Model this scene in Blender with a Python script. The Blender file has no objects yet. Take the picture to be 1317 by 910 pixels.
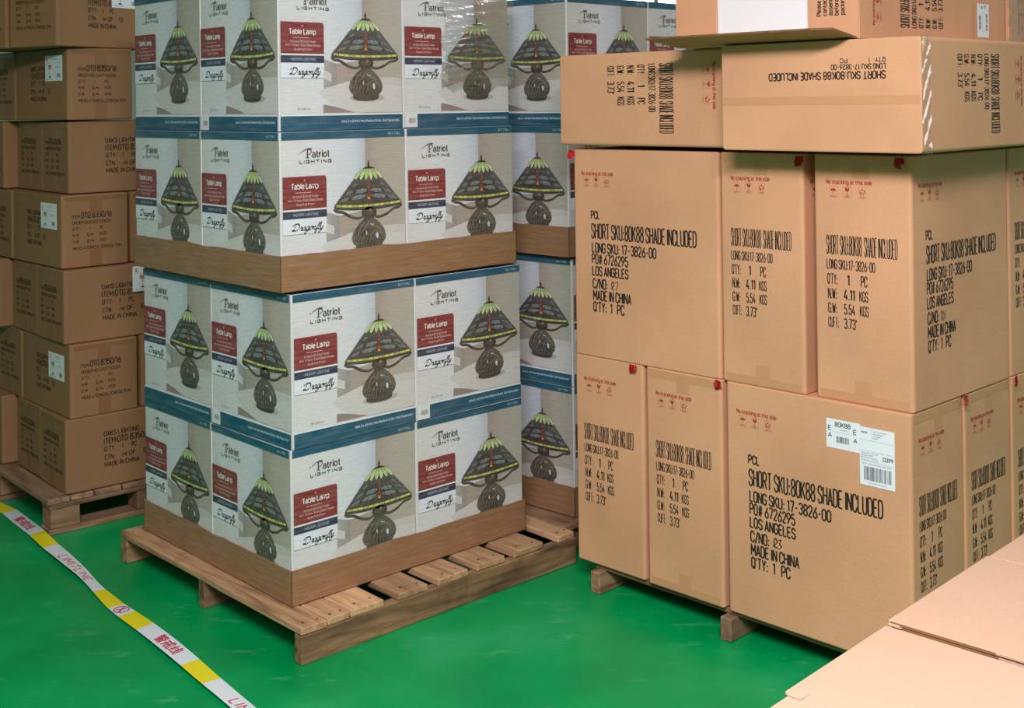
import bpy, bmesh, math, random
from mathutils import Vector, Matrix

random.seed(7)
SC = bpy.context.scene
COL = SC.collection

# ------------------------------------------------------------------ camera, light, exposure
F_PX, CY_PX, PITCH, ROLL, EYE = 1593.28, 127.37, -0.0031, 0.0131, 1.5594
cam_d = bpy.data.cameras.new('camera')
cam = bpy.data.objects.new('camera', cam_d)
COL.objects.link(cam)
SC.camera = cam
cam_d.sensor_fit = 'HORIZONTAL'
cam_d.sensor_width = 36.0
cam_d.lens = F_PX / 1317.0 * 36.0
cam_d.shift_y = -(455.0 - CY_PX) / 1317.0
cam_d.clip_start = 0.05
cs, sn = math.cos(PITCH), math.sin(PITCH)
cr, sr = math.cos(ROLL), math.sin(ROLL)
fwd = Vector((0, cs, -sn)); upv = Vector((0, sn, cs)); rgt = Vector((1, 0, 0))
ax = cr * rgt - sr * upv; ay = sr * rgt + cr * upv; az = -fwd
cam.matrix_world = Matrix(((ax.x, ay.x, az.x, 0), (ax.y, ay.y, az.y, 0), (ax.z, ay.z, az.z, EYE), (0, 0, 0, 1)))

SC.view_settings.view_transform = 'Standard'
SC.view_settings.look = 'None'
SC.view_settings.gamma = 1.0
SC.view_settings.use_curve_mapping = False
SC.view_settings.exposure = 0.0

world = bpy.data.worlds.new('world'); SC.world = world
world.use_nodes = True
world.node_tree.nodes['Background'].inputs[0].default_value = (1.0, 0.86, 0.92, 1)
world.node_tree.nodes['Background'].inputs[1].default_value = 0.20


def area(name, loc, target, sx, sy, watt, col=(1, 0.98, 0.95)):
    l = bpy.data.lights.new(name, 'AREA')
    l.shape = 'RECTANGLE'; l.size = sx; l.size_y = sy; l.energy = watt; l.color = col
    o = bpy.data.objects.new(name, l); COL.objects.link(o)
    o.location = loc
    d = Vector(target) - Vector(loc)
    o.rotation_euler = d.to_track_quat('-Z', 'Y').to_euler()
    return o


# rows of ceiling tubes of the warehouse
area('hanging_tube_light_over_aisle', (-0.05, 0.6, 2.75), (-0.05, 1.2, 0), 1.5, 0.4, 178, (1, 0.94, 0.98))
area('tube_light_over_entry', (-0.6, -1.8, 3.6), (0.0, 2.2, 0.6), 2.6, 0.7, 45, (1, 0.93, 0.98))
area('tube_light_right', (4.6, 3.5, 3.9), (4.6, 3.5001, 0), 1.6, 0.30, 50, (1, 0.96, 1.0))
area('tube_light_far', (1.9, 6.2, 3.9), (1.9, 6.2001, 0), 2.4, 0.5, 50, (1, 0.97, 1.0))

# ------------------------------------------------------------------ helpers


def lin(r, g, b):
    def f(c):
        c /= 255.0
        return c / 12.92 if c <= 0.04045 else ((c + 0.055) / 1.055) ** 2.4
    return (f(r), f(g), f(b), 1.0)


def tag(o, label=None, cat=None, group=None, kind=None):
    if label: o['label'] = label
    if cat: o['category'] = cat
    if group: o['group'] = group
    if kind: o['kind'] = kind
    return o


def empty(name, mat):
    o = bpy.data.objects.new(name, None); COL.objects.link(o)
    o.empty_display_size = 0.1
    o.matrix_world = mat
    return o


def add(name, mesh, mat=None, parent=None):
    o = bpy.data.objects.new(name, mesh); COL.objects.link(o)
    if parent is not None: o.parent = parent
    if mat is not None:
        if parent is None: o.matrix_world = mat
        else: o.matrix_local = mat
    return o


def frame(x, y, yaw, z=0.0):
    return Matrix.Translation((x, y, z)) @ Matrix.Rotation(yaw, 4, 'Z')


def axes(origin, X, Y, Z):
    m = Matrix.Identity(4)
    for i in range(3):
        m[i][0] = X[i]; m[i][1] = Y[i]; m[i][2] = Z[i]; m[i][3] = origin[i]
    return m


# ------------------------------------------------------------------ materials
MATS = {}


def nmat(name):
    m = bpy.data.materials.new(name); m.use_nodes = True
    MATS[name] = m
    nt = m.node_tree
    return m, nt, nt.nodes['Principled BSDF'], nt.nodes.new, nt.links.new


def plain(name, col, rough=0.6, coat=0.0, metal=0.0):
    m, nt, b, N, L = nmat(name)
    b.inputs['Base Color'].default_value = col
    b.inputs['Roughness'].default_value = rough
    b.inputs['Coat Weight'].default_value = coat
    b.inputs['Metallic'].default_value = metal
    return m


def noise(nt, scale, detail=3, coord='Object', stretch=(1, 1, 1), rough=0.5):
    tc = nt.nodes.new('ShaderNodeTexCoord'); mp = nt.nodes.new('ShaderNodeMapping')
    mp.inputs['Scale'].default_value = stretch
    nz = nt.nodes.new('ShaderNodeTexNoise')
    nz.inputs['Scale'].default_value = scale; nz.inputs['Detail'].default_value = detail
    nz.inputs['Roughness'].default_value = rough
    nt.links.new(tc.outputs[coord], mp.inputs[0]); nt.links.new(mp.outputs[0], nz.inputs[0])
    return nz


def ramp(nt, src, stops):
    r = nt.nodes.new('ShaderNodeValToRGB')
    el = r.color_ramp.elements
    while len(el) > 1: el.remove(el[-1])
    el[0].position, el[0].color = stops[0]
    for p, c in stops[1:]:
        e = el.new(p); e.color = c
    nt.links.new(src, r.inputs[0])
    return r


def cardboard(name, col, var=0.10, rough=0.72):
    m, nt, b, N, L = nmat(name)
    nz = noise(nt, 3.0, 4)
    d = tuple(c * (1 - var) for c in col[:3]) + (1,); u = tuple(min(1, c * (1 + var)) for c in col[:3]) + (1,)
    r = ramp(nt, nz.outputs[0], [(0.3, d), (0.7, u)])
    fn = noise(nt, 260.0, 2)
    mx = N('ShaderNodeMixRGB'); mx.blend_type = 'MULTIPLY'; mx.inputs[0].default_value = 0.35
    r2 = ramp(nt, fn.outputs[0], [(0.3, (0.75, 0.75, 0.75, 1)), (0.7, (1, 1, 1, 1))])
    L(r.outputs[0], mx.inputs[1]); L(r2.outputs[0], mx.inputs[2])
    L(mx.outputs[0], b.inputs['Base Color'])
    b.inputs['Roughness'].default_value = rough
    wv = noise(nt, 14.0, 2, stretch=(1, 1, 6))
    bp = N('ShaderNodeBump'); bp.inputs['Strength'].default_value = 0.12; bp.inputs['Distance'].default_value = 0.004
    L(wv.outputs[0], bp.inputs['Height']); L(bp.outputs[0], b.inputs['Normal'])
    return m


CARD_P = cardboard('kraft_cardboard', lin(215, 159, 120))
CARD_F = cardboard('pale_kraft_cardboard', lin(178, 143, 119), 0.04)
CARD_C = cardboard('brown_cardboard', lin(151, 109, 73))
CARD_IN = cardboard('cardboard_inside', lin(170, 128, 88))
CARD_EDGE = cardboard('corrugated_edge', lin(122, 84, 54), 0.2)
INK = plain('black_print_ink', lin(38, 30, 26), 0.6)
INK_C = plain('faded_black_print_ink', lin(52, 36, 24), 0.6)
RED_INK = plain('red_print_ink', lin(172, 52, 52), 0.6)
RED_FAINT = plain('faint_red_print_ink', lin(190, 112, 82), 0.6)
TAPE_P = plain('packing_tape_film', lin(203, 148, 108), 0.4, 0.15)
TAPE_C = plain('brown_packing_tape_film', lin(140, 98, 66), 0.4, 0.1)
STICKER = plain('white_sticker_paper', lin(232, 236, 242), 0.45)
STICKER_INK = plain('sticker_ink', lin(50, 50, 58), 0.5)
STICKER_GREY = plain('sticker_grey_ink', lin(140, 144, 156), 0.5)
STICKER_ORANGE = plain('sticker_orange_ink', lin(196, 128, 48), 0.5)
RED_PLASTIC = plain('red_plastic', lin(196, 16, 20), 0.3, 0.3)
WHITE_BOARD = plain('white_packing_board', lin(240, 240, 242), 0.5)
LILAC = plain('lilac_paper', lin(196, 196, 226), 0.5)
TAPE_W = plain('white_tape_plastic', lin(226, 232, 238), 0.35, 0.2)
TAPE_Y = plain('yellow_tape_plastic', lin(236, 222, 30), 0.35, 0.2)
TAPE_R = plain('red_tape_print', lin(206, 60, 84), 0.5)
WHITE_PAINT = plain('white_wall_paint', lin(225, 226, 226), 0.8)


def wrapped(name, base_rgb=None, coat=0.55):
    """printed board (colour attribute) or plain board under clinging stretch film: the film is a clear wrinkled coat, its haze and streaks painted into the colour"""
    m, nt, b, N, L = nmat(name)
    st = noise(nt, 7.0, 5, stretch=(1.2, 1.2, 16), rough=0.65)
    fine = noise(nt, 22.0, 4, stretch=(1, 1, 14), rough=0.6)
    if base_rgb is None:
        at = N('ShaderNodeAttribute'); at.attribute_name = 'Col'
        src = at.outputs['Color']
    else:
        rg = N('ShaderNodeRGB'); rg.outputs[0].default_value = base_rgb
        src = rg.outputs[0]
    rr = ramp(nt, st.outputs[0], [(0.40, (0, 0, 0, 1)), (0.72, (1, 1, 1, 1))])
    mul = N('ShaderNodeMath'); mul.operation = 'MULTIPLY'; mul.inputs[1].default_value = 0.15
    L(rr.outputs[0], mul.inputs[0])
    mx = N('ShaderNodeMixRGB'); L(mul.outputs[0], mx.inputs[0]); L(src, mx.inputs[1])
    mx.inputs[2].default_value = (0.62, 0.62, 0.60, 1)  # light scattered by film wrinkles, painted as pale streaks in the base colour
    dk = ramp(nt, fine.outputs[0], [(0.3, (0.78, 0.78, 0.78, 1)), (0.6, (1, 1, 1, 1))])
    m2 = N('ShaderNodeMixRGB'); m2.blend_type = 'MULTIPLY'; m2.inputs[0].default_value = 0.8
    L(mx.outputs[0], m2.inputs[1]); L(dk.outputs[0], m2.inputs[2])
    L(m2.outputs[0], b.inputs['Base Color'])
    b.inputs['Roughness'].default_value = 0.5
    b.inputs['Coat Weight'].default_value = coat
    b.inputs['Coat Roughness'].default_value = 0.12
    bp = N('ShaderNodeBump'); bp.inputs['Strength'].default_value = 0.35; bp.inputs['Distance'].default_value = 0.006
    L(st.outputs[0], bp.inputs['Height']); L(bp.outputs[0], b.inputs['Coat Normal'])
    return m


PRINT = wrapped('printed_lamp_carton_under_film')
TRAY = wrapped('brown_tray_board_under_film', lin(150, 107, 70), 0.35)


def film(name, fac=0.4, scale=26.0, bump=0.3):
    m, nt, b, N, L = nmat(name)
    nt.nodes.remove(b)
    out = nt.nodes['Material Output']
    tr = N('ShaderNodeBsdfTransparent'); gl = N('ShaderNodeBsdfGlossy'); df = N('ShaderNodeBsdfDiffuse')
    gl.inputs['Roughness'].default_value = 0.06
    gl.inputs['Color'].default_value = (1, 1, 1, 1)
    df.inputs['Color'].default_value = (0.9, 0.92, 0.92, 1)
    nz = noise(nt, scale, 5, stretch=(1, 1, 2.2), rough=0.6)
    bp = N('ShaderNodeBump'); bp.inputs['Strength'].default_value = bump; bp.inputs['Distance'].default_value = 0.01
    L(nz.outputs[0], bp.inputs['Height']); L(bp.outputs[0], gl.inputs['Normal'])
    m1 = N('ShaderNodeMixShader'); m1.inputs[0].default_value = 0.07
    L(gl.outputs[0], m1.inputs[1]); L(df.outputs[0], m1.inputs[2])
    m2 = N('ShaderNodeMixShader'); m2.inputs[0].default_value = fac
    L(tr.outputs[0], m2.inputs[1]); L(m1.outputs[0], m2.inputs[2])
    L(m2.outputs[0], out.inputs[0])
    return m


FILM = film('clear_stretch_film', 0.28, 30.0, 0.15)
FILM_TIGHT = film('clear_tape_film', 0.16, 14.0, 0.1)


def wood(name, a, b_, c):
    m, nt, b, N, L = nmat(name)
    oi = N('ShaderNodeObjectInfo')
    tc = N('ShaderNodeTexCoord'); mp = N('ShaderNodeMapping'); mp.inputs['Scale'].default_value = (1.6, 16, 16)
    cx = N('ShaderNodeCombineXYZ')
    ml = N('ShaderNodeMath'); ml.operation = 'MULTIPLY'; ml.inputs[1].default_value = 40
    L(oi.outputs['Random'], ml.inputs[0]); L(ml.outputs[0], cx.inputs[0]); L(ml.outputs[0], cx.inputs[1])
    L(tc.outputs['Object'], mp.inputs[0]); L(cx.outputs[0], mp.inputs['Location'])
    n1 = N('ShaderNodeTexNoise'); n1.inputs['Scale'].default_value = 2.2; n1.inputs['Detail'].default_value = 5
    n1.inputs['Distortion'].default_value = 0.6
    L(mp.outputs[0], n1.inputs[0])
    r = ramp(nt, n1.outputs[0], [(0.28, a), (0.48, b_), (0.7, c)])
    hv = N('ShaderNodeHueSaturation')
    mr = N('ShaderNodeMapRange'); mr.inputs[3].default_value = 0.7; mr.inputs[4].default_value = 1.2
    L(oi.outputs['Random'], mr.inputs[0]); L(mr.outputs[0], hv.inputs['Value'])
    L(r.outputs[0], hv.inputs['Color'])
    spot = noise(nt, 9.0, 3)
    sr_ = ramp(nt, spot.outputs[0], [(0.30, (0.5, 0.45, 0.42, 1)), (0.42, (1, 1, 1, 1))])
    mx = N('ShaderNodeMixRGB'); mx.blend_type = 'MULTIPLY'; mx.inputs[0].default_value = 0.7
    L(hv.outputs[0], mx.inputs[1]); L(sr_.outputs[0], mx.inputs[2])
    L(mx.outputs[0], b.inputs['Base Color'])
    b.inputs['Roughness'].default_value = 0.75
    bp = N('ShaderNodeBump'); bp.inputs['Strength'].default_value = 0.35; bp.inputs['Distance'].default_value = 0.004
    L(n1.outputs[0], bp.inputs['Height']); L(bp.outputs[0], b.inputs['Normal'])
    return m


WOOD = wood('pallet_pine_wood', lin(140, 100, 72), lin(186, 144, 106), lin(206, 166, 126))
WOOD_OLD = wood('weathered_pallet_wood', lin(104, 76, 56), lin(140, 106, 80), lin(160, 126, 98))
WOOD_STR = wood('stringer_wood', lin(84, 62, 46), lin(132, 100, 72), lin(168, 130, 92))
NAIL = plain('nail_head', lin(60, 42, 34), 0.5)

# green epoxy floor; paler patches are scuffs and painted-in milky reflection
FLOOR, nt, b, N, L = nmat('green_epoxy_floor')
n1 = noise(nt, 1.3, 6, rough=0.6)
r1 = ramp(nt, n1.outputs[0], [(0.32, lin(0, 132, 70)), (0.50, lin(0, 153, 82)), (0.68, lin(46, 166, 106))])
n2 = noise(nt, 5.0, 8, stretch=(1, 2.4, 1), rough=0.72)
r2 = ramp(nt, n2.outputs[0], [(0.58, (0, 0, 0, 1)), (0.75, (0.40, 0.40, 0.40, 1))])
mx = N('ShaderNodeMixRGB'); L(r2.outputs[0], mx.inputs[0]); L(r1.outputs[0], mx.inputs[1]); mx.inputs[2].default_value = lin(130, 190, 150)
L(mx.outputs[0], b.inputs['Base Color'])
b.inputs['Roughness'].default_value = 0.3
b.inputs['Specular IOR Level'].default_value = 0.14

# ------------------------------------------------------------------ 2-D print helpers
_font_cache = {}


def text2d(s):
    """glyph outlines of a string as ([(x, y)], [faces]) with capital height 1"""
    if s in _font_cache: return _font_cache[s]
    cu = bpy.data.curves.new('tmp_text', 'FONT')
    cu.body = s; cu.size = 1.0; cu.resolution_u = 2; cu.offset = 0.012
    o = bpy.data.objects.new('tmp_text', cu); COL.objects.link(o)
    dg = bpy.context.evaluated_depsgraph_get()
    me = o.evaluated_get(dg).to_mesh()
    v = [(p.co.x, p.co.y) for p in me.vertices]; f = [tuple(p.vertices) for p in me.polygons]
    o.evaluated_get(dg).to_mesh_clear()
    bpy.data.objects.remove(o); bpy.data.curves.remove(cu)
    if s == 'H':
        _font_cache[s] = (v, f); return v, f
    hv, _ = text2d('H')
    H = max(p[1] for p in hv)
    x0 = min(p[0] for p in v)
    v = [((x - x0) / H, y / H) for x, y in v]
    _font_cache[s] = (v, f)
    return v, f


def arc(cx, cy, rx, ry, a0, a1, n=8):
    return [(cx + rx * math.cos(math.radians(a0 + (a1 - a0) * i / n)), cy + ry * math.sin(math.radians(a0 + (a1 - a0) * i / n))) for i in range(n + 1)]


def _glyphs():
    G = {}
    w = .46; c = w / 2; r = .24
    ring = arc(c, 1 - r, c, r, 0, 180) + arc(c, r, c, r, 180, 360)
    ring.append(ring[0])
    G['O'] = ([ring], w); G['0'] = ([ring], w)
    G['Q'] = ([ring, [(c, .22), (w + .04, -.02)]], w)
    G['C'] = ([[(w, .72)] + arc(c, 1 - r, c, r, 0, 180) + arc(c, r, c, r, 180, 360) + [(w, .28)]], w)
    G['G'] = ([[(w, .74)] + arc(c, 1 - r, c, r, 0, 180) + arc(c, r, c, r, 180, 360) + [(w, .48), (c, .48)]], w)
    G['U'] = ([[(0, 1)] + arc(c, r, c, r, 180, 360) + [(w, 1)]], w)
    G['J'] = ([[(0, .25)] + arc(c, r, c, r, 180, 360) + [(w, 1)]], w)
    G['S'] = ([[(w, .76)] + arc(c, .76, c, .24, 0, 180, 8) + [(0, .72), (.06, .60), (w - .06, .42), (w, .28)] + arc(c, .24, c, .24, 0, -180, 8)], w)
    G['8'] = ([arc(c, .76, c * .92, .24, 0, 360, 16), arc(c, .26, c, .26, 0, 360, 16)], w)
    G['3'] = ([arc(c, .76, c, .24, 160, -80, 12) + [(c * .8, .53)], [(c * .8, .53)] + arc(c, .265, c, .265, 85, -165, 12)], w)
    G['6'] = ([[(w * .85, 1), (.06, .45)] + arc(c, .28, c, .28, 150, 510, 16)], w)
    G['9'] = ([[(w * .15, 0), (w - .06, .55)] + arc(c, .72, c, .28, -30, 330, 16)], w)
    G['2'] = ([[(0, .74)] + arc(c, .75, c, .25, 170, -20, 10) + [(0, 0), (w, 0)]], w)
    G['5'] = ([[(w * .92, 1), (.05, 1), (.02, .54), (.12, .60), (c, .62)] + arc(c, .31, c, .31, 70, -165, 10)], w)
    G['4'] = ([[(w * .6, 1), (0, .25), (w, .25)], [(w * .72, .5), (w * .72, 0)]], w)
    G['7'] = ([[(0, 1), (w, 1), (w * .35, 0)]], w)
    G['1'] = ([[(0, .8), (.17, 1), (.17, 0)]], .22)
    G['A'] = ([[(0, 0), (c, 1), (w, 0)], [(w * .17, .3), (w * .83, .3)]], w)
    G['B'] = ([[(0, 0), (0, 1), (w * .5, 1)] + arc(w * .5, .765, w * .42, .235, 80, -80) + [(0, .53)], [(w * .5, .53)] + arc(w * .5, .265, w * .5, .265, 80, -80) + [(0, 0)]], w)
    G['D'] = ([[(0, 0), (0, 1), (w * .4, 1)] + arc(w * .45, .72, w * .55, .28, 80, 0, 5) + arc(w * .45, .28, w * .55, .28, 0, -80, 5) + [(0, 0)]], w)
    G['E'] = ([[(w * .9, 1), (0, 1), (0, 0), (w * .9, 0)], [(0, .52), (w * .8, .52)]], w * .9)
    G['F'] = ([[(w * .9, 1), (0, 1), (0, 0)], [(0, .52), (w * .8, .52)]], w * .9)
    G['H'] = ([[(0, 0), (0, 1)], [(w, 0), (w, 1)], [(0, .52), (w, .52)]], w)
    G['I'] = ([[(.03, 0), (.03, 1)]], .06)
    G['K'] = ([[(0, 0), (0, 1)], [(w, 1), (0, .40)], [(w * .35, .60), (w, 0)]], w)
    G['L'] = ([[(0, 1), (0, 0), (w * .85, 0)]], w * .85)
    G['M'] = ([[(0, 0), (0, 1), (w * .62, .3), (w * 1.24, 1), (w * 1.24, 0)]], w * 1.24)
    G['N'] = ([[(0, 0), (0, 1), (w, 0), (w, 1)]], w)
    G['P'] = ([[(0, 0), (0, 1), (w * .5, 1)] + arc(w * .5, .73, w * .5, .27, 80, -80) + [(0, .46)]], w)
    G['R'] = ([[(0, 0), (0, 1), (w * .5, 1)] + arc(w * .5, .74, w * .5, .26, 80, -80) + [(0, .48)], [(w * .5, .48), (w, 0)]], w)
    G['T'] = ([[(0, 1), (w, 1)], [(c, 1), (c, 0)]], w)
    G['V'] = ([[(0, 1), (c, 0), (w, 1)]], w)
    G['W'] = ([[(0, 1), (w * .32, 0), (w * .64, .8), (w * .96, 0), (w * 1.28, 1)]], w * 1.28)
    G['X'] = ([[(0, 0), (w, 1)], [(0, 1), (w, 0)]], w)
    G['Y'] = ([[(0, 1), (c, .5), (w, 1)], [(c, .5), (c, 0)]], w)
    G['Z'] = ([[(0, 1), (w, 1), (0, 0), (w, 0)]], w)
    G[':'] = ([[(.08, .02), (.08, .15)], [(.08, .47), (.08, .60)]], .16)
    G['.'] = ([[(.04, 0), (.04, .11)]], .08)
    G[','] = ([[(.05, .1), (.02, -.12)]], .08)
    G["'"] = ([[(.04, .78), (.04, 1)]], .08)
    G['"'] = ([[(.04, .78), (.04, 1)], [(.16, .78), (.16, 1)]], .2)
    G['-'] = ([[(.04, .46), (.30, .46)]], .34)
    G['/'] = ([[(0, -.08), (.34, 1.05)]], .34)
    G['#'] = ([[(.12, 0), (.20, 1)], [(.34, 0), (.42, 1)], [(0, .34), (.52, .34)], [(.02, .66), (.54, .66)]], .54)
    G['('] = ([arc(.2, .45, .2, .6, 120, 240, 6)], .14)
    G[')'] = ([arc(-.06, .45, .2, .6, 60, -60, 6)], .14)
    x = .72; w2 = .44; k = w2 / 2; h = x / 2
    bowl = arc(k, h, k, h, 0, 360, 16)
    G['o'] = ([bowl], w2); G['a'] = ([[(.04, .6), (.14, .70), (k, x), (w2 * .85, .66), (w2, .5), (w2, 0)], arc(k, .21, k, .21, 60, 320, 12)], w2)
    G['b'] = ([bowl, [(0, 1), (0, 0)]], w2); G['d'] = ([bowl, [(w2, 1), (w2, 0)]], w2)
    G['p'] = ([bowl, [(0, x), (0, -.28)]], w2); G['q'] = ([bowl, [(w2, x), (w2, -.28)]], w2)
    G['g'] = ([bowl, [(w2, x), (w2, -.1)] + arc(k, -.08, k, .2, 0, -160, 6)], w2)
    G['c'] = ([arc(k, h, k, h, 50, 310, 12)], w2 * .9)
    G['e'] = ([[(0, h), (w2, h)] + arc(k, h, k, h, 0, 315, 14)], w2)
    G['f'] = ([arc(.30, .82, .16, .18, 90, 180, 4) + [(.14, 0)], [(0, .68), (.28, .68)]], .28)
    G['h'] = ([[(0, 1), (0, 0)], [(0, .45)] + arc(k, .5, k, .22, 180, 0) + [(w2, 0)]], w2)
    G['n'] = ([[(0, x), (0, 0)], [(0, .45)] + arc(k, .5, k, .22, 180, 0) + [(w2, 0)]], w2)
    G['m'] = ([[(0, x), (0, 0)], [(0, .45)] + arc(.17, .52, .17, .20, 180, 0) + [(.34, 0)], [(.34, .45)] + arc(.51, .52, .17, .20, 180, 0) + [(.68, 0)]], .68)
    G['u'] = ([[(0, x), (0, .22)] + arc(k, .22, k, .22, 180, 360) + [(w2, x)], [(w2, .3), (w2, 0)]], w2)
    G['i'] = ([[(.03, 0), (.03, x)], [(.03, .88), (.03, 1)]], .06); G['l'] = ([[(.03, 0), (.03, 1)]], .06)
    G['k'] = ([[(0, 0), (0, 1)], [(w2 * .9, x), (0, .28)], [(.14, .42), (w2 * .95, 0)]], w2 * .9)
    G['r'] = ([[(0, x), (0, 0)], [(0, .4), (.06, .6), (.16, x), (.28, x)]], .28)
    G['s'] = ([[(w2 * .85, .56)] + arc(k * .9, .54, k * .85, .18, 20, 190, 7) + [(w2 * .2, .42), (w2 * .75, .30)] + arc(k * .9, .18, k * .9, .18, 20, -170, 7)], w2 * .9)
    G['t'] = ([[(.12, .92), (.12, .15), (.18, .02), (.30, 0)], [(0, .68), (.28, .68)]], .30)
    G['w'] = ([[(0, x), (.15, 0), (.30, x * .9), (.45, 0), (.60, x)]], .60)
    G['x'] = ([[(0, 0), (.36, x)], [(0, x), (.36, 0)]], .36)
    G['y'] = ([[(0, x), (.20, .02)], [(.40, x), (.14, -.26), (0, -.26)]], .40)
    G['z'] = ([[(0, x), (.36, x), (0, 0), (.36, 0)]], .36)
    return G


GL = _glyphs()


def split_sharp(strokes):
    """cut strokes at tight corners so that each piece is a clean strip"""
    out = []
    for P in strokes:
        cur = [P[0]]
        for i in range(1, len(P) - 1):
            cur.append(P[i])
            a = Vector(P[i]) - Vector(P[i - 1]); b_ = Vector(P[i + 1]) - Vector(P[i])
            if a.length > 1e-9 and b_.length > 1e-9 and a.normalized().dot(b_.normalized()) < .35:
                out.append(cur); cur = [P[i]]
        cur.append(P[-1]); out.append(cur)
    return out


def ribbon(P, w0, w1=None):
    """constant-width (or pen-contrasted) strip along a polyline"""
    v, f = [], []
    n = len(P)
    closed = n > 3 and abs(P[0][0] - P[-1][0]) < 1e-9 and abs(P[0][1] - P[-1][1]) < 1e-9
    for i in range(n):
        p = Vector(P[i])
        a = Vector(P[i - 1]) if i else (Vector(P[-2]) if closed else None)
        b_ = Vector(P[i + 1]) if i < n - 1 else (Vector(P[1]) if closed else None)
        d0 = (p - a) if a is not None else (b_ - p); d1 = (b_ - p) if b_ is not None else (p - a)
        if d0.length < 1e-9: d0 = d1
        if d1.length < 1e-9: d1 = d0
        d0.normalize(); d1.normalize()
        n0 = Vector((-d0.y, d0.x)); n1 = Vector((-d1.y, d1.x))
        mm = n0 + n1
        if mm.length < .2: mm = n0
        mm.normalize()
        k = 1.0 / max(.55, mm.dot(n0))
        w = w0 if w1 is None else w1 + (w0 - w1) * abs((d0 + d1).normalized().y if (d0 + d1).length > 1e-6 else 1)
        v += [tuple(p + mm * w / 2 * k), tuple(p - mm * w / 2 * k)]
        if i: f.append((2 * i - 2, 2 * i - 1, 2 * i + 1, 2 * i))
    return v, f


class Sheet:
    """flat coloured shapes in face coordinates, later laid on a carton face in layers"""
    def __init__(self): self.items = []          # (pts, faces, key, layer, per-vertex colours or None)

    def poly(self, pts, key, layer, cols=None):
        self.items.append((list(pts), [tuple(range(len(pts)))], key, layer, cols))

    def rect(self, x0, y0, x1, y1, key, layer, cols=None):
        self.poly([(x0, y0), (x1, y0), (x1, y1), (x0, y1)], key, layer, cols)

    def outline(self, x0, y0, x1, y1, w, key, layer):
        self.rect(x0, y0, x1, y0 + w, key, layer); self.rect(x0, y1 - w, x1, y1, key, layer)
        self.rect(x0, y0, x0 + w, y1, key, layer); self.rect(x1 - w, y0, x1, y1, key, layer)

    def text(self, x, y, s, cap, key, layer, width=None, sq=0.75, center=False, wt=None, thin=None, gap=.17):
        if any(ord(ch) > 255 for ch in s):
            v, f = text2d(s)
            mw = max(p[0] for p in v); kx = width / mw
            self.items.append(([(x + p[0] * kx, y + p[1] * cap) for p in v], f, key, layer, None)); return
        pos = 0; run = []
        for ch in s:
            if ch == ' ': pos += .26; continue
            st, w = GL[ch]
            run.append((pos, st)); pos += w + gap
        tot = pos - gap
        kx = (width / tot) if width else cap * sq
        ox = x - (tot * kx / 2 if center else 0)
        t = wt if wt else min(cap * .16, kx * .19)
        V, F = [], []
        for p0, st in run:
            for P in split_sharp(st):
                v, f = ribbon([(ox + (p0 + px) * kx, y + t * .3 + py * (cap - t * .6)) for px, py in P], t, thin)
                F += [tuple(len(V) + i for i in fc) for fc in f]; V += v
        self.items.append((V, F, key, layer, None))

    def ellipse(self, cx, cy, rx, ry, key, layer, rot=0, n=18, cols=None):
        c, s = math.cos(rot), math.sin(rot)
        pts = []
        for i in range(n):
            a = 2 * math.pi * i / n
            u, w = rx * math.cos(a), ry * math.sin(a)
            pts.append((cx + u * c - w * s, cy + u * s + w * c))
        self.poly(pts, key, layer, cols)

    def stroke(self, pts, w0, w1, key, layer, pen=0.7, sub=6):
        P = [Vector(p) for p in pts]
        out = []
        for i in range(len(P) - 1):
            p0 = P[i - 1] if i else P[i]; p1, p2 = P[i], P[i + 1]; p3 = P[i + 2] if i + 2 < len(P) else P[i + 1]
            for k in range(sub):
                t = k / sub
                out.append(0.5 * ((2 * p1) + (p2 - p0) * t + (2 * p0 - 5 * p1 + 4 * p2 - p3) * t * t + (3 * p1 - p0 - 3 * p2 + p3) * t ** 3))
        out.append(P[-1])
        v, f = [], []
        for i, p in enumerate(out):
            d = (out[min(i + 1, len(out) - 1)] - out[max(i - 1, 0)])
            if d.length < 1e-9: d = Vector((1, 0))
            d.normalize()
            ang = math.atan2(d.y, d.x)
            w = w0 + (w1 - w0) * abs(math.sin(ang - pen))
            nrm = Vector((-d.y, d.x)) * w / 2
            v += [tuple(p + nrm), tuple(p - nrm)]
            if i: f.append((2 * i - 2, 2 * i - 1, 2 * i + 1, 2 * i))
        self.items.append((v, f, key, layer, None))


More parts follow.
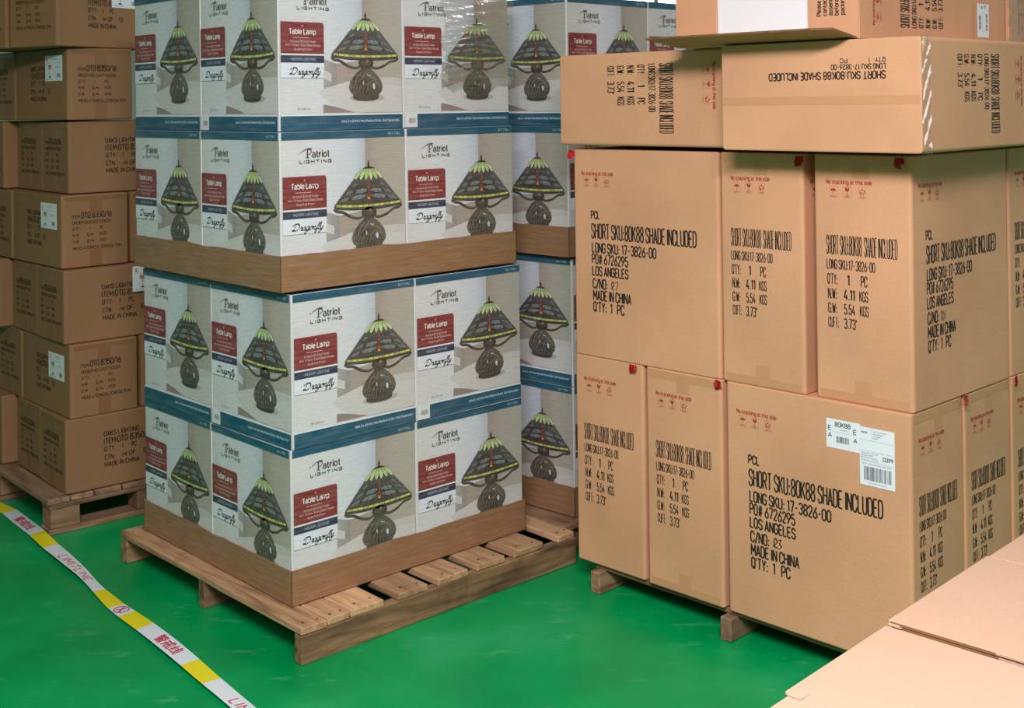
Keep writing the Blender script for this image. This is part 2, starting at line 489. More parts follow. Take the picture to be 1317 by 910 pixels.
class Mesh:
    def __init__(self): self.v = []; self.f = []; self.m = []; self.c = []; self.mats = []

    def slot(self, mat):
        if mat not in self.mats: self.mats.append(mat)
        return self.mats.index(mat)

    def bm_add(self, bm, mat, col=(1, 1, 1, 1), mtx=None):
        o = len(self.v)
        for x in bm.verts:
            self.v.append(tuple((mtx @ x.co) if mtx else x.co)); self.c.append(col)
        s = self.slot(mat)
        bm.verts.index_update()
        for fc in bm.faces:
            self.f.append(tuple(o + x.index for x in fc.verts)); self.m.append(s)

    def box(self, lo, hi, mat, bev=0.0, seg=2, col=(1, 1, 1, 1), mtx=None, jit=0.0, cuts=0):
        bm = bmesh.new()
        bmesh.ops.create_cube(bm, size=1.0)
        for x in bm.verts:
            x.co = Vector([lo[i] + (x.co[i] + 0.5) * (hi[i] - lo[i]) for i in range(3)])
        if cuts:
            bmesh.ops.subdivide_edges(bm, edges=[e for e in bm.edges if abs(e.verts[0].co.x - e.verts[1].co.x) > 1e-6], cuts=cuts)
        if bev: bmesh.ops.bevel(bm, geom=list(bm.edges) if not cuts else [e for e in bm.edges if e.calc_face_angle(0) > 1], offset=bev, segments=seg, affect='EDGES', profile=0.5)
        if jit:
            for x in bm.verts: x.co += Vector([random.uniform(-jit, jit) for _ in range(3)])
        self.bm_add(bm, mat, col, mtx); bm.free()

    def sheet(self, sh, to3d, matof=None, colof=None, eps=0.0004, step=0.0002):
        for pts, faces, key, layer, cols in sh.items:
            o = len(self.v)
            mat, col = (matof(key), (1, 1, 1, 1)) if matof else (colof[0], key)
            for i, p in enumerate(pts):
                self.v.append(tuple(to3d(p[0], p[1], eps + step * layer)))
                self.c.append(cols[i] if cols else col)
            s = self.slot(mat)
            for fc in faces:
                a = [Vector(self.v[o + i]) for i in fc]
                self.f.append(tuple(o + i for i in fc)); self.m.append(s)

    def build(self, name, smooth=False, color=False):
        me = bpy.data.meshes.new(name)
        me.from_pydata(self.v, [], self.f)
        for m in self.mats: me.materials.append(m)
        me.polygons.foreach_set('material_index', self.m)
        if color:
            at = me.color_attributes.new('Col', 'FLOAT_COLOR', 'POINT')
            at.data.foreach_set('color', [x for c in self.c for x in c])
        if smooth: me.polygons.foreach_set('use_smooth', [True] * len(self.f))
        me.update()
        return me


# ------------------------------------------------------------------ the setting
def struct(name, me, mat=Matrix.Identity(4)):
    return tag(add(name, me, mat), kind='structure')


m = Mesh(); m.box((-7, -5, -0.1), (8, 12, 0.0), FLOOR); struct('floor', m.build('floor'))
m = Mesh(); m.box((-7, 12, 0), (8, 12.2, 4.4), WHITE_PAINT); struct('wall_back', m.build('wall_back'))
m = Mesh(); m.box((-7.2, -5, 0), (-7, 12, 4.4), WHITE_PAINT); struct('wall_left', m.build('wall_left'))
m = Mesh(); m.box((8, -5, 0), (8.2, 12, 4.4), WHITE_PAINT); struct('wall_right', m.build('wall_right'))
m = Mesh(); m.box((-7, -5, 4.4), (8, 12, 4.5), WHITE_PAINT); struct('ceiling', m.build('ceiling'))


def emit(name, col, s):
    mt, nt, b, N, L = nmat(name)
    nt.nodes.remove(b)
    e = N('ShaderNodeEmission'); e.inputs[0].default_value = col; e.inputs[1].default_value = s
    L(e.outputs[0], nt.nodes['Material Output'].inputs[0])
    return mt


SKYLIT = emit('daylit_frosted_pane', (0.95, 0.98, 1, 1), 4.0)
ALU = plain('grey_window_frame', lin(170, 174, 178), 0.4)


def window(name, w, h, mat):
    fm = Mesh()
    for lo, hi in (((-w / 2, -0.05, 0), (-w / 2 + 0.05, 0.02, h)), ((w / 2 - 0.05, -0.05, 0), (w / 2, 0.02, h)), ((-w / 2, -0.05, 0), (w / 2, 0.02, 0.05)),
                   ((-w / 2, -0.05, h - 0.05), (w / 2, 0.02, h)), ((-0.02, -0.04, 0), (0.02, 0.02, h))):
        fm.box(lo, hi, ALU, 0.004)
    o = struct(name, fm.build(name), mat)
    p = Mesh(); p.box((-w / 2 + 0.04, -0.02, 0.04), (w / 2 - 0.04, -0.01, h - 0.04), SKYLIT)
    add('window_pane', p.build('window_pane'), Matrix.Identity(4), o)


window('window_1', 4.0, 1.4, Matrix.Translation((1.4, 11.97, 2.1)))
window('window_2', 1.6, 1.0, Matrix.Translation((7.97, 3.9, 1.3)) @ Matrix.Rotation(-math.pi / 2, 4, 'Z'))

# ------------------------------------------------------------------ pallets


def plank(name, parent, p0, p1, width, thick, zbot, mat, nails=True, jit=0.0012):
    """board whose long axis runs p0->p1 (local xy of the pallet), built along its own X axis"""
    p0, p1 = Vector(p0), Vector(p1)
    ln = (p1 - p0).length
    q = Mesh()
    q.box((0, -width / 2, 0), (ln, width / 2, thick), mat, 0.003, 1, jit=jit, cuts=7)
    if nails:
        for x in (0.03, ln - 0.04):
            for y in (-width * 0.28, width * 0.22):
                bm = bmesh.new(); bmesh.ops.create_circle(bm, cap_ends=True, segments=8, radius=0.0035)
                q.bm_add(bm, NAIL, mtx=Matrix.Translation((x + random.uniform(-.008, .008), y, thick + 0.0016))); bm.free()
    a = math.atan2(p1.y - p0.y, p1.x - p0.x)
    return add(name, q.build(name), Matrix.Translation((p0.x, p0.y, zbot)) @ Matrix.Rotation(a, 4, 'Z'), parent)


def stringer_pallet(fr, a0, a1, bs, boards, b0, b1, top, wood_top, wood_str, th=0.021):
    root = empty('wooden_pallet', fr)
    for b_ in bs:
        plank('stringer', root, (a0, b_), (a1, b_), 0.038, top - th, 0.0, wood_str, False)
    for (x0, x1, off) in boards:
        plank('deck_board', root, ((x0 + x1) / 2, b0 + off), ((x0 + x1) / 2, b1), x1 - x0, th, top - th, wood_top)
    return root


AF = frame(-0.653, 3.5966, 0.749)
pa = stringer_pallet(AF, -0.062, 1.033, (-0.119, 0.425, 0.960),
                     [(-0.066, 0.020, 0), (0.026, 0.100, 0.004), (0.106, 0.223, 0.004), (0.277, 0.391, 0.004), (0.432, 0.554, 0.006), (0.594, 0.712, 0.010),
                      (0.755, 0.885, 0.012), (0.955, 1.033, 0.012)], -0.142, 0.980, 0.1062, WOOD, WOOD_STR)
tag(pa, 'pale wooden pallet sticking out in front beneath the front lamp cartons', 'pallet', 'wooden pallets')

CF = frame(-1.6653, 4.5782, 0.71)
pc = empty('wooden_pallet', CF)
for i, (x0, x1) in enumerate([(-0.072, 0.010), (0.015, 0.100), (0.106, 0.207), (0.212, 0.309), (0.33, 0.43), (0.46, 0.56), (0.60, 0.70)]):
    plank('deck_board', pc, ((x0 + x1) / 2, -0.012), ((x0 + x1) / 2, 1.15), x1 - x0, 0.0195, 0.111, WOOD_OLD)
for y in (0.035, 0.57, 1.10):
    plank('cross_board', pc, (-0.062, y), (0.70, y), 0.09, 0.018, 0.092, WOOD_OLD, False)
    plank('bottom_board', pc, (-0.066, y), (0.70, y), 0.095, 0.02, 0.0, WOOD_OLD, False)
    for x in (-0.060, 0.27, 0.595):
        plank('block', pc, (x, y), (x + 0.11, y), 0.085, 0.0705, 0.0208, WOOD_OLD, False)
tag(pc, 'weathered brown block pallet beneath the tall brown carton stack', 'pallet', 'wooden pallets')

PF = frame(1.0111, 3.1686, 0.7729)
pp = stringer_pallet(PF, -0.012, 1.15, (0.05, 0.582, 1.088),
                     [(0.02 + 0.16 * i, 0.14 + 0.16 * i, 0) for i in range(7)], 0.03, 1.11, 0.085, WOOD_OLD, WOOD_OLD, 0.018)
tag(pp, 'low wooden pallet whose stringer ends stick out under the large kraft cartons', 'pallet', 'wooden pallets')

BF = frame(0.2011, 4.3455, 0.745)
pb = stringer_pallet(BF, -0.094, 0.98, (0.0, 0.45, 0.93), [(-0.095 + 0.155 * i, 0.015 + 0.155 * i, 0) for i in range(7)], -0.04, 0.95, 0.1045, WOOD_OLD, WOOD_STR)
tag(pb, 'greyish pallet under the rear lamp cartons, touching the front pallet', 'pallet', 'wooden pallets')

# ------------------------------------------------------------------ lamp cartons
W_A, H_A = 0.4565, 0.449
C_WHITE = lin(224, 226, 232)
SCRIPT = {
    'D': ([(.25, 1.85), (.22, 1.0), (.1, .08), (-.2, .2), (.1, .28), (.5, 0), (1.2, .3), (1.35, 1.1), (.9, 1.8), (.2, 1.95), (-.4, 1.6), (-.3, 1.3)], 1.65),
    'r': ([(0, .1), (.2, .6), (.25, 1.05), (.35, .85), (.55, .85), (.5, .3), (.6, 0), (.8, .15)], .75),
    'a': ([(.6, .85), (.3, 1), (0, .5), (.15, 0), (.45, .2), (.65, .95), (.6, .2), (.75, 0), (.95, .2)], .9),
    'g': ([(.6, .85), (.3, 1), (0, .5), (.15, .05), (.45, .25), (.65, .95), (.55, -.3), (.3, -.9), (0, -.75), (.2, -.35), (.9, .2)], .85),
    'o': ([(.4, 1), (.05, .7), (.1, .1), (.4, 0), (.65, .5), (.5, .95), (.4, 1), (.6, .8), (.85, .85)], .78),
    'n': ([(0, .7), (.15, 1), (.15, .5), (.1, 0), (.3, .6), (.55, 1), (.65, .8), (.6, .2), (.75, 0), (.95, .2)], .9),
    'f': ([(0, .1), (.35, 1), (.55, 1.8), (.4, 1.95), (.3, 1.5), (.2, .3), (.1, -.7), (.25, -.85), (.35, -.4), (.25, .1), (.6, .2)], .52),
    'l': ([(0, .1), (.4, 1.2), (.45, 1.85), (.3, 1.9), (.2, 1.2), (.2, .2), (.35, 0), (.55, .2)], .48),
    'y': ([(0, .7), (.15, 1), (.2, .4), (.35, .05), (.6, .4), (.75, 1), (.65, -.2), (.4, -.85), (.1, -.75), (.3, -.35), (.9, .15)], .9),
}


def lamp_art(notch):
    s = Sheet()
    T = lin(0, 84, 112)
    def g(x0, y0, x1, y1, ca, cb, ly): s.rect(x0, y0, x1, y1, ca, ly, [ca, cb, cb, ca])
    # printed room: curtain, wall, furniture, table
    s.rect(0, 0, 1, 1, C_WHITE, 0)
    g(0, .11, .35, .955, lin(221, 219, 220), lin(224, 225, 230), 1)
    g(.35, .11, .56, .955, lin(224, 225, 230), lin(214, 220, 233), 1)
    g(.56, .11, .666, .955, lin(216, 221, 230), lin(190, 199, 216), 1)
    g(.666, .11, .80, .955, lin(170, 155, 145), lin(182, 172, 162), 1)
    g(.80, .11, 1, .955, lin(182, 172, 162), lin(184, 178, 168), 1)
    s.poly([(.344, .475), (.45, .445), (.45, .28), (.344, .25)], lin(160, 153, 152), 2, [lin(176, 172, 172), lin(158, 150, 149), lin(150, 142, 142), lin(170, 165, 164)])
    s.poly([(.45, .445), (.667, .47), (.667, .30), (.45, .28)], lin(172, 158, 148), 2)
    s.poly([(.344, .405), (.405, .38), (.405, .325), (.344, .345)], lin(214, 211, 209), 3)
    top = [(.30, .255), (.36, .281), (.464, .307), (.6, .337), (.75, .353), (.9, .357), (1, .350)]
    bot = [(1, .115), (.60, .115), (.5, .14), (.40, .18), (.335, .222)]
    s.poly([(.345, .172), (.42, .16), (.60, .115), (.345, .115)], lin(150, 132, 124), 2)
    s.poly(top + bot, lin(214, 210, 209), 4)
    s.poly([(.5, .32)] + top[3:] + [(1, .30), (.75, .30)], lin(207, 203, 202), 4.5)
    s.rect(.336, .11, .345, .17, lin(165, 158, 156), 5)
    s.ellipse(.70, .215, .15, .028, lin(186, 178, 170), 5)
    # lamp base
    BR = lin(70, 58, 48); DK = lin(44, 38, 35)
    for sg in (-1, 1):
        arm = [(.689 + sg * .283, .492), (.689 + sg * .262, .474), (.689 + sg * .21, .464), (.689 + sg * .15, .432), (.689 + sg * .085, .418), (.689 + sg * .04, .430)]
        s.stroke(arm, .015, .020, BR, 6)
    s.poly([(.648, .43), (.648, .402), (.734, .402), (.734, .43)], DK, 6)
    vase = [(.648, .412), (.60, .375), (.558, .325), (.545, .287), (.558, .252), (.58, .236), (.581, .208), (.62, .196), (.69, .192), (.76, .197), (.796, .210), (.80, .237),
            (.825, .262), (.833, .292), (.820, .335), (.78, .378), (.735, .412)]
    s.poly(vase, lin(98, 92, 82), 7, [lin(72, 66, 56)] * 2 + [lin(110, 104, 92)] * 3 + [lin(80, 74, 64)] * 2 + [lin(54, 48, 42)] * 5 + [lin(100, 92, 78)] * 5)
    for k, x in enumerate((.585, .605, .63, .645, .668, .695, .72)):
        s.stroke([(x - .004, .225 + .01 * (k % 3)), (x + .002 * (k % 2), .262), (x + .008 + .004 * (k % 3), .298 + .012 * (k % 2))], .002, .004 + .001 * (k % 3), lin(112 + 5 * (k % 3), 107 + 5 * (k % 3), 96), 8, 0)
    for a_, b_, c_ in (((.62, .32), (.66, .35), (.69, .395)), ((.70, .30), (.74, .33), (.79, .34)), ((.60, .30), (.61, .34), (.65, .385)), ((.72, .36), (.76, .35), (.79, .31))):
        s.stroke([a_, b_, c_], .004, .010, lin(122, 117, 106), 8, 0.2)
    s.poly([(.745, .30), (.757, .318), (.768, .30), (.765, .272), (.752, .278)], lin(206, 216, 230), 9)
    s.poly([(.66, .318), (.668, .335), (.676, .318), (.670, .30)], lin(190, 184, 190), 9)
    s.stroke([(.70, .375), (.72, .368), (.735, .372)], .004, .008, lin(200, 196, 188), 9)
    s.stroke([(.585, .224), (.64, .208), (.72, .207), (.79, .222)], .004, .008, lin(58, 52, 46), 9)
    s.ellipse(.692, .453, .063, .043, DK, 9, cols=None)
    s.ellipse(.692, .462, .045, .028, lin(82, 66, 52), 10)
    s.ellipse(.702, .466, .012, .012, lin(150, 112, 82), 11)
    # shade
    shade = [(.64, .742), (.575, .688), (.515, .625), (.455, .562), (.412, .518), (.404, .50), (.418, .486), (.55, .474), (.689, .470), (.82, .474), (.956, .486), (.969, .50),
             (.963, .518), (.92, .562), (.86, .625), (.80, .688), (.745, .742)]
    s.poly(shade, lin(76, 69, 66), 10, [lin(80, 74, 72)] * 4 + [lin(84, 72, 60)] * 2 + [lin(58, 50, 44)] * 5 + [lin(80, 70, 60)] * 2 + [lin(88, 82, 80)] * 4)
    for cx, cy, rx, ry, ro in ((.625, .598, .060, .020, .10), (.605, .557, .072, .019, .12), (.53, .590, .040, .014, .35), (.49, .545, .045, .014, .30), (.575, .637, .030, .012, .5)):
        for sg in (-1, 1):
            X = cx if sg < 0 else 1.378 - cx
            R_ = ro if sg < 0 else -ro
            s.ellipse(X, cy, rx, ry, lin(34, 30, 30), 11, R_, 14)
            s.ellipse(X, cy, rx * .90, ry * .80, lin(118, 124, 126), 12, R_, 14)
            s.ellipse(X + rx * .1, cy + R_ * rx * .1 + ry * .1, rx * .70, ry * .50, lin(138, 145, 148), 13, R_, 12)
            s.stroke([(X - rx * .85, cy - R_ * rx * .85), (X + rx * .85, cy + R_ * rx * .85)], .002, .002, lin(60, 58, 58), 14)
            s.stroke([(X - rx * .3, cy - R_ * rx * .3 - ry * .7), (X - rx * .1, cy + ry * .7)], .0015, .0015, lin(70, 68, 68), 14)
            s.stroke([(X + rx * .3, cy + R_ * rx * .3 - ry * .7), (X + rx * .4, cy + R_ * rx * .4 + ry * .7)], .0015, .0015, lin(70, 68, 68), 14)
    for k in range(-4, 5):
        if k:
            s.stroke([(.689 + k * .012, .70), (.689 + k * .036, .60), (.689 + k * .064, .49)], .002, .004, lin(30, 26, 26), 13)
    for k in range(6):
        e0 = -1 + 2 * k / 6; e1 = -1 + 2 * (k + 1) / 6; em = (e0 + e1) / 2
        x0, x1 = .689 + e0 * .053, .689 + e1 * .053
        u0, u1 = .689 + e0 * .104, .689 + e1 * .104
        t0, t1 = .689 + em * .126 - .013, .689 + em * .126 + .013
        tm = .689 + em * .132
        tip = .664 + .010 * em * em
        def leaf(d): return [(x0 + d, .744), (u0 + d, .706), (t0 + d * .6, .684), (tm, tip + d * 1.6), (t1 - d * .6, .684), (u1 - d, .706), (x1 - d, .744)]
        s.poly(leaf(0), lin(52, 48, 40), 13.2)
        s.poly(leaf(.0016), lin(208, 220, 168) if k % 2 else lin(188, 206, 142), 14, [lin(170, 190, 124)] + [lin(206, 218, 164) if k % 2 else lin(186, 204, 140)] * 5 + [lin(170, 190, 124)])
    for k in range(7):
        y = .672 - k * .0165
        s.rect(.6840, y - .014, .6940, y, lin(178, 78, 40) if k % 2 else lin(150, 60, 34), 15)
    s.ellipse(.689, .560, .014, .016, lin(196, 92, 40), 15, 0, 10)
    for sg in (-1, 1): s.ellipse(.689 + sg * .006, .546, .005, .007, lin(236, 178, 84), 16, 0, 8)
    n = 12
    for k in range(n):
        u0, u1 = -1 + 2 * k / n, -1 + 2 * (k + 1) / n
        def bx(u): return .688 + u * .268
        def by(u): return .491 + .012 * u * u
        s.poly([(bx(u0) + .002, by(u0)), (bx(u1) - .002, by(u1)), (bx(u1) - .002, by(u1) + .0145), (bx(u0) + .002, by(u0) + .0145)],
               lin(206, 214, 96) if k % 3 else lin(176, 176, 112), 14, None)
    s.poly([(.634, .741), (.66, .756), (.689, .760), (.72, .756), (.748, .741), (.72, .747), (.66, .747)], BR, 16)
    s.poly([(.689, .802), (.699, .778), (.694, .765), (.699, .752), (.679, .752), (.684, .765), (.679, .778)], DK, 16)
    # panels and lettering
    s.poly([(.006, .508), (.344, .508), (.344, .700), (.338, .714), (.325, .717), (.006, .717)], lin(134, 40, 44), 17)
    s.rect(.006, .448, .344, .497, lin(40, 50, 80), 17)
    s.rect(.006, .497, .344, .508, lin(235, 235, 238), 17)
    s.rect(.006, .350, .344, .448, lin(232, 236, 246), 17)
    WT = lin(245, 240, 238); PK = lin(222, 178, 176)
    s.text(.175, .684, '10"', .014, PK, 18, center=True, sq=.8)
    s.text(.073, .636, 'Table Lamp', .036, WT, 18, .206)
    s.rect(.100, .612, .225, .6155, PK, 18)
    s.text(.082, .582, 'Antique Bronze Finish', .015, PK, 18, .196)
    s.text(.045, .557, 'With Tiffany-Style Glass Shade', .015, PK, 18, .270)
    s.text(.111, .530, 'Dual Pull Chain', .015, PK, 18, .138)
    s.text(.086, .464, 'INDOOR LIGHTING', .017, lin(170, 178, 200), 18, .190)
    x = .078; kx, ky = .0300, .0225
    for ch in 'Dragonfly':
        pts, adv = SCRIPT[ch]
        s.stroke([(x + (p[0] + .38 * p[1]) * kx, .372 + p[1] * ky) for p in pts], .0030, .0098, lin(20, 18, 22), 18, 0.75, 5)
        x += adv * kx
    DB = lin(76, 58, 48)
    s.stroke([(.198, .836), (.198, .887)], .009, .009, DB, 18); s.rect(.187, .834, .210, .838, DB, 18)
    s.stroke([(.200, .886), (.222, .888), (.228, .870), (.205, .856)], .003, .006, DB, 18)
    s.stroke([(.150, .872), (.176, .886), (.205, .895), (.232, .893)], .003, .006, lin(40, 84, 110), 18)
    s.text(.236, .835, 'atriot', .048, DB, 18, .134, wt=.0085, thin=.003)
    s.ellipse(.137, .866, .0035, .0035, lin(40, 84, 110), 18, 0, 8)
    s.text(.136, .800, 'LIGHTING', .021, lin(70, 78, 86), 18, .249, wt=.0042, gap=.26)
    s.text(.130, .138, '10" x 10-1/4"', .014, lin(176, 164, 156), 18, .104)
    # teal bands
    s.rect(0, 0, 1, .098, T, 17); s.rect(0, .098, 1, .108, lin(236, 238, 240), 17); s.rect(0, .952, 1, 1, T, 17)
    s.text(.48, .050, 'Uses 2 x 60 Watt Max (Medium) Bulbs, Sold Separately', .017, lin(190, 220, 230), 18, .49)
    s.text(.86, .966, '547-7754', .016, lin(170, 205, 216), 18, .10)
    if notch:
        s.rect(0, .004, .112, .104, lin(232, 233, 234), 18)
        xx = .036
        while xx < .096:
            w = random.choice((.002, .003, .004)); s.rect(xx, .034, xx + w, .068, lin(120, 124, 128), 19); xx += w + random.choice((.002, .003))
    return s


ART = {0: lamp_art(False), 1: lamp_art(True)}


def lamp_carton(n_front, n_right):
    q = Mesh()
    q.box((0, 0, 0), (W_A, W_A, H_A), PRINT, 0.003, 2, lin(224, 222, 220))
    q.box((.002, .002, H_A - .004), (W_A - .002, W_A - .002, H_A + .0006), PRINT, 0, 1, lin(4, 88, 116))
    k = 0.985
    if n_front is not None:
        q.sheet(ART[n_front], lambda x, y, e: (-e, W_A * (1 - (.0075 + x * k)), H_A * (.002 + y * .996)), None, (PRINT,))
    if n_right is not None:
        q.sheet(ART[n_right], lambda x, y, e: (W_A * (.0075 + x * k), -e, H_A * (.002 + y * .996)), None, (PRINT,))
    return q.build('lamp_carton', color=True)


ME_NEAR, ME_LEFT, ME_RIGHT = lamp_carton(1, 0), lamp_carton(0, None), lamp_carton(None, 1)
LAYERN = ['bottom', 'second', 'third', 'top']


def lamp_layer(load, i, x, y, t, z, pitch, zs, sides=('near', 'left', 'right')):
    fr = frame(x, y, t, z)
    words_ = {'front': 'front pallet load', 'rear': 'rear half-hidden load'}[load]
    for sd in sides:
        a, b_ = {'near': (0, 0), 'left': (0, 1), 'right': (1, 0)}[sd]
        me = {'near': ME_NEAR, 'left': ME_LEFT, 'right': ME_RIGHT}[sd]
        o = add('lamp_carton', me, fr @ Matrix.Translation((a * pitch, b_ * pitch, 0)) @ Matrix.Diagonal((1, 1, zs, 1)))
        pos = {'near': 'at the near corner', 'left': 'in the left face', 'right': 'right of the corner'}[sd]
        tag(o, f'white dragonfly lamp carton {pos}, {LAYERN[i]} layer, {words_}', 'carton', f'lamp cartons of the {load} load')


lamp_layer('front', 0, -0.6559, 3.5971, 0.7447, 0.1115, 0.4600, 0.997)
lamp_layer('front', 1, -0.6494, 3.5965, 0.7531, 0.5600, 0.4570, 1.003)
lamp_layer('front', 2, -0.6747, 3.5864, 0.7461, 1.0220, 0.4596, 1.026)
lamp_layer('front', 3, -0.6837, 3.6312, 0.7476, 1.4835, 0.4596, 1.010)
lamp_layer('rear', 0, 0.2011, 4.3455, 0.82, 0.1100, 0.4596, 1.0, ('near', 'right'))
lamp_layer('rear', 1, 0.2011, 4.3455, 0.82, 0.5600, 0.4596, 1.003, ('near', 'right'))
lamp_layer('rear', 2, 0.1925, 4.3165, 0.80, 1.0220, 0.4596, 1.010, ('near', 'right'))
lamp_layer('rear', 3, 0.1925, 4.3165, 0.80, 1.4765, 0.4596, 1.015, ('near', 'right'))


def tray(fr, wa, wb, h, label):
    q = Mesh()
    t_ = 0.003; o_ = 0.0055
    lo, ha, hb = -o_, wa + o_, wb + o_
    n = 26
    # four walls with a slightly uneven top edge, and the sheet under the load
    for (p0, p1, nx, ny) in (((lo, lo), (ha, lo), 0, 1), ((ha, lo), (ha, hb), -1, 0), ((ha, hb), (lo, hb), 0, -1), ((lo, hb), (lo, lo), 1, 0)):
        base = len(q.v)
        for i in range(n + 1):
            f_ = i / n
            x = p0[0] + (p1[0] - p0[0]) * f_; y = p0[1] + (p1[1] - p0[1]) * f_
            zt = h + random.uniform(-.0012, .0012) + (0.003 * math.sin(f_ * 21) if 0.35 < f_ < 0.55 else 0)
            for (dx, z) in ((0, 0), (0, zt), (t_, zt), (t_, 0)):
                q.v.append((x + nx * dx, y + ny * dx, z)); q.c.append((1, 1, 1, 1))
        s_ = q.slot(TRAY)
        for i in range(n):
            a = base + 4 * i
            for k in range(4):
                q.f.append((a + k, a + (k + 1) % 4, a + 4 + (k + 1) % 4, a + 4 + k)); q.m.append(s_)
        for a in (base, base + 4 * n):
            q.f.append((a, a + 1, a + 2, a + 3)); q.m.append(s_)
    q.box((lo, lo, 0), (ha, hb, 0.002), TRAY)
    return tag(add('cardboard_tray', q.build('cardboard_tray'), fr), label, 'tray', 'brown trays round the lamp cartons')


tray(frame(-0.6559, 3.5971, 0.7447, 0.1085), 0.919, 0.919, 0.103, 'brown cardboard tray round the lowest lamp cartons on the front pallet')
tray(frame(-0.6747, 3.5864, 0.7461, 1.0185), 0.919, 0.919, 0.106, 'brown cardboard tray halfway up the front lamp carton load')
tray(frame(0.2011, 4.3455, 0.82, 0.107), 0.919, 0.46, 0.103, 'shaded brown tray at the foot of the rear lamp cartons')
tray(frame(0.1925, 4.3165, 0.80, 1.0185), 0.919, 0.46, 0.106, 'brown tray halfway up the rear lamp cartons, beside the kraft carton')

# ------------------------------------------------------------------ kraft cartons (wide 0.58, narrow 0.288, high 0.665)
PW, PN, PH = 0.582, 0.287, 0.661


def key_p(k): return {'k': INK, 'r': RED_INK, 'f': RED_FAINT}[k]


def key_c(k): return {'k': INK_C}[k]


def warn(s, x0, w, y, faint=False):
    """red handling line and its three pictograms"""
    s.text(x0, y, 'No stacking at this side', .0125, 'r', 1, w)
    for i, c in enumerate((.15, .46, .79)):
        x = x0 + c * w - .012; yb = y - .036
        s.outline(x, yb, x + .0245, yb + .031, .0007, 'f', 1)
        s.rect(x + .004, yb + .0025, x + .020, yb + .0055, 'f', 1)
        cx = x + .01225
        if i == 0:
            s.poly([(cx + .009 * math.cos(a), yb + .018 + .007 * math.sin(a)) for a in [math.pi * q / 8 for q in range(9)]], 'r', 2)
            s.rect(cx - .0006, yb + .008, cx + .0006, yb + .018, 'r', 2)
        elif i == 1:
            s.poly([(cx - .007, yb + .028), (cx - .006, yb + .020), (cx, yb + .016), (cx + .006, yb + .020), (cx + .007, yb + .028), (cx + .002, yb + .028), (cx, yb + .023), (cx - .002, yb + .028)], 'r', 2)
            s.rect(cx - .0006, yb + .009, cx + .0006, yb + .016, 'r', 2); s.rect(cx - .004, yb + .008, cx + .004, yb + .0095, 'r', 2)
        else:
            for sg in (-1, 1):
                s.stroke([(cx + sg * .003, yb + .009), (cx + sg * .007, yb + .016), (cx + sg * .006, yb + .023)], .0012, .0026, 'r', 2)
                s.stroke([(cx + sg * .0015, yb + .012), (cx + sg * .003, yb + .018)], .001, .002, 'r', 2)
            s.poly([(cx, yb + .027), (cx + .003, yb + .0235), (cx, yb + .020), (cx - .003, yb + .0235)], 'r', 2)


def wide_print(no):
    s = Sheet()
    warn(s, .038, .134, .577)
    s.text(.077, .4385, 'PCL', .026, 'k', 1, .036)
    s.text(.078, .376, 'SHORT SKU:80K88 SHADE INCLUDED', .049, 'k', 1, .4205)
    s.text(.080, .3315, 'LONG SKU: 17-3826-00', .0325, 'k', 1, .263)
    s.text(.0795, .296, 'PO# 6726295', .0325, 'k', 1, .1495)
    s.text(.0800, .2585, 'LOS ANGELES', .031, 'k', 1, .150)
    s.text(.0815, .2176, 'C/NO:', .0325, 'k', 1, .062)
    hx = .156
    if no == 'three':
        s.stroke([(hx, .222), (hx + .014, .238), (hx + .006, .246), (hx + .004, .225), (hx + .016, .222)], .002, .0045, 'k', 1)
        s.stroke([(hx + .018, .243), (hx + .027, .246), (hx + .022, .234), (hx + .029, .228), (hx + .018, .219)], .002, .004, 'k', 1)
    elif no == 'seven':
        s.stroke([(hx, .22), (hx + .014, .234), (hx + .010, .246), (hx + .004, .236), (hx + .012, .218)], .002, .004, 'k', 1)
        s.stroke([(hx + .018, .243), (hx + .031, .245), (hx + .024, .218)], .0015, .0035, 'k', 1)
    else:
        s.stroke([(hx, .240), (hx + .004, .246), (hx + .003, .219)], .0015, .003, 'k', 1)
        s.stroke([(hx + .012, .244), (hx + .008, .230), (hx + .013, .220), (hx + .019, .232), (hx + .012, .244)], .0015, .003, 'k', 1)
        s.stroke([(hx + .026, .244), (hx + .025, .220)], .0015, .003, 'k', 1)
    s.text(.0825, .1805, 'MADE IN CHINA', .033, 'k', 1, .1575)
    s.text(.0830, .1438, "Q'TY:", .0325, 'k', 1, .055); s.text(.156, .1438, '1', .0325, 'k', 1); s.text(.184, .1438, 'PC', .0325, 'k', 1, .027)
    return s


def narrow_print():
    s = Sheet()
    warn(s, .040, .136, .5813)
    s.text(.038, .392, 'SHORT SKU:80K88  SHADE INCLUDED', .052, 'k', 1, .208)
    s.text(.0385, .3525, 'LONG SKU:17-3826-00', .0265, 'k', 1, .143)
    s.text(.0400, .3113, "Q'TY:", .029, 'k', 1, .030); s.text(.101, .3113, '1', .029, 'k', 1); s.text(.141, .3113, 'PC', .029, 'k', 1, .017)
    s.text(.0415, .272, 'N.W:', .029, 'k', 1, .026); s.text(.090, .272, '4.11', .029, 'k', 1, .031); s.text(.136, .272, 'KGS', .028, 'k', 1, .024)
    s.text(.0415, .2335, 'G.W:', .028, 'k', 1, .026); s.text(.090, .2335, '5.54', .028, 'k', 1, .031); s.text(.137, .2335, 'KGS', .028, 'k', 1, .024)
    s.text(.0415, .1953, 'CUFT:', .028, 'k', 1, .031); s.text(.089, .1953, "3.73'", .028, 'k', 1, .037)
    return s


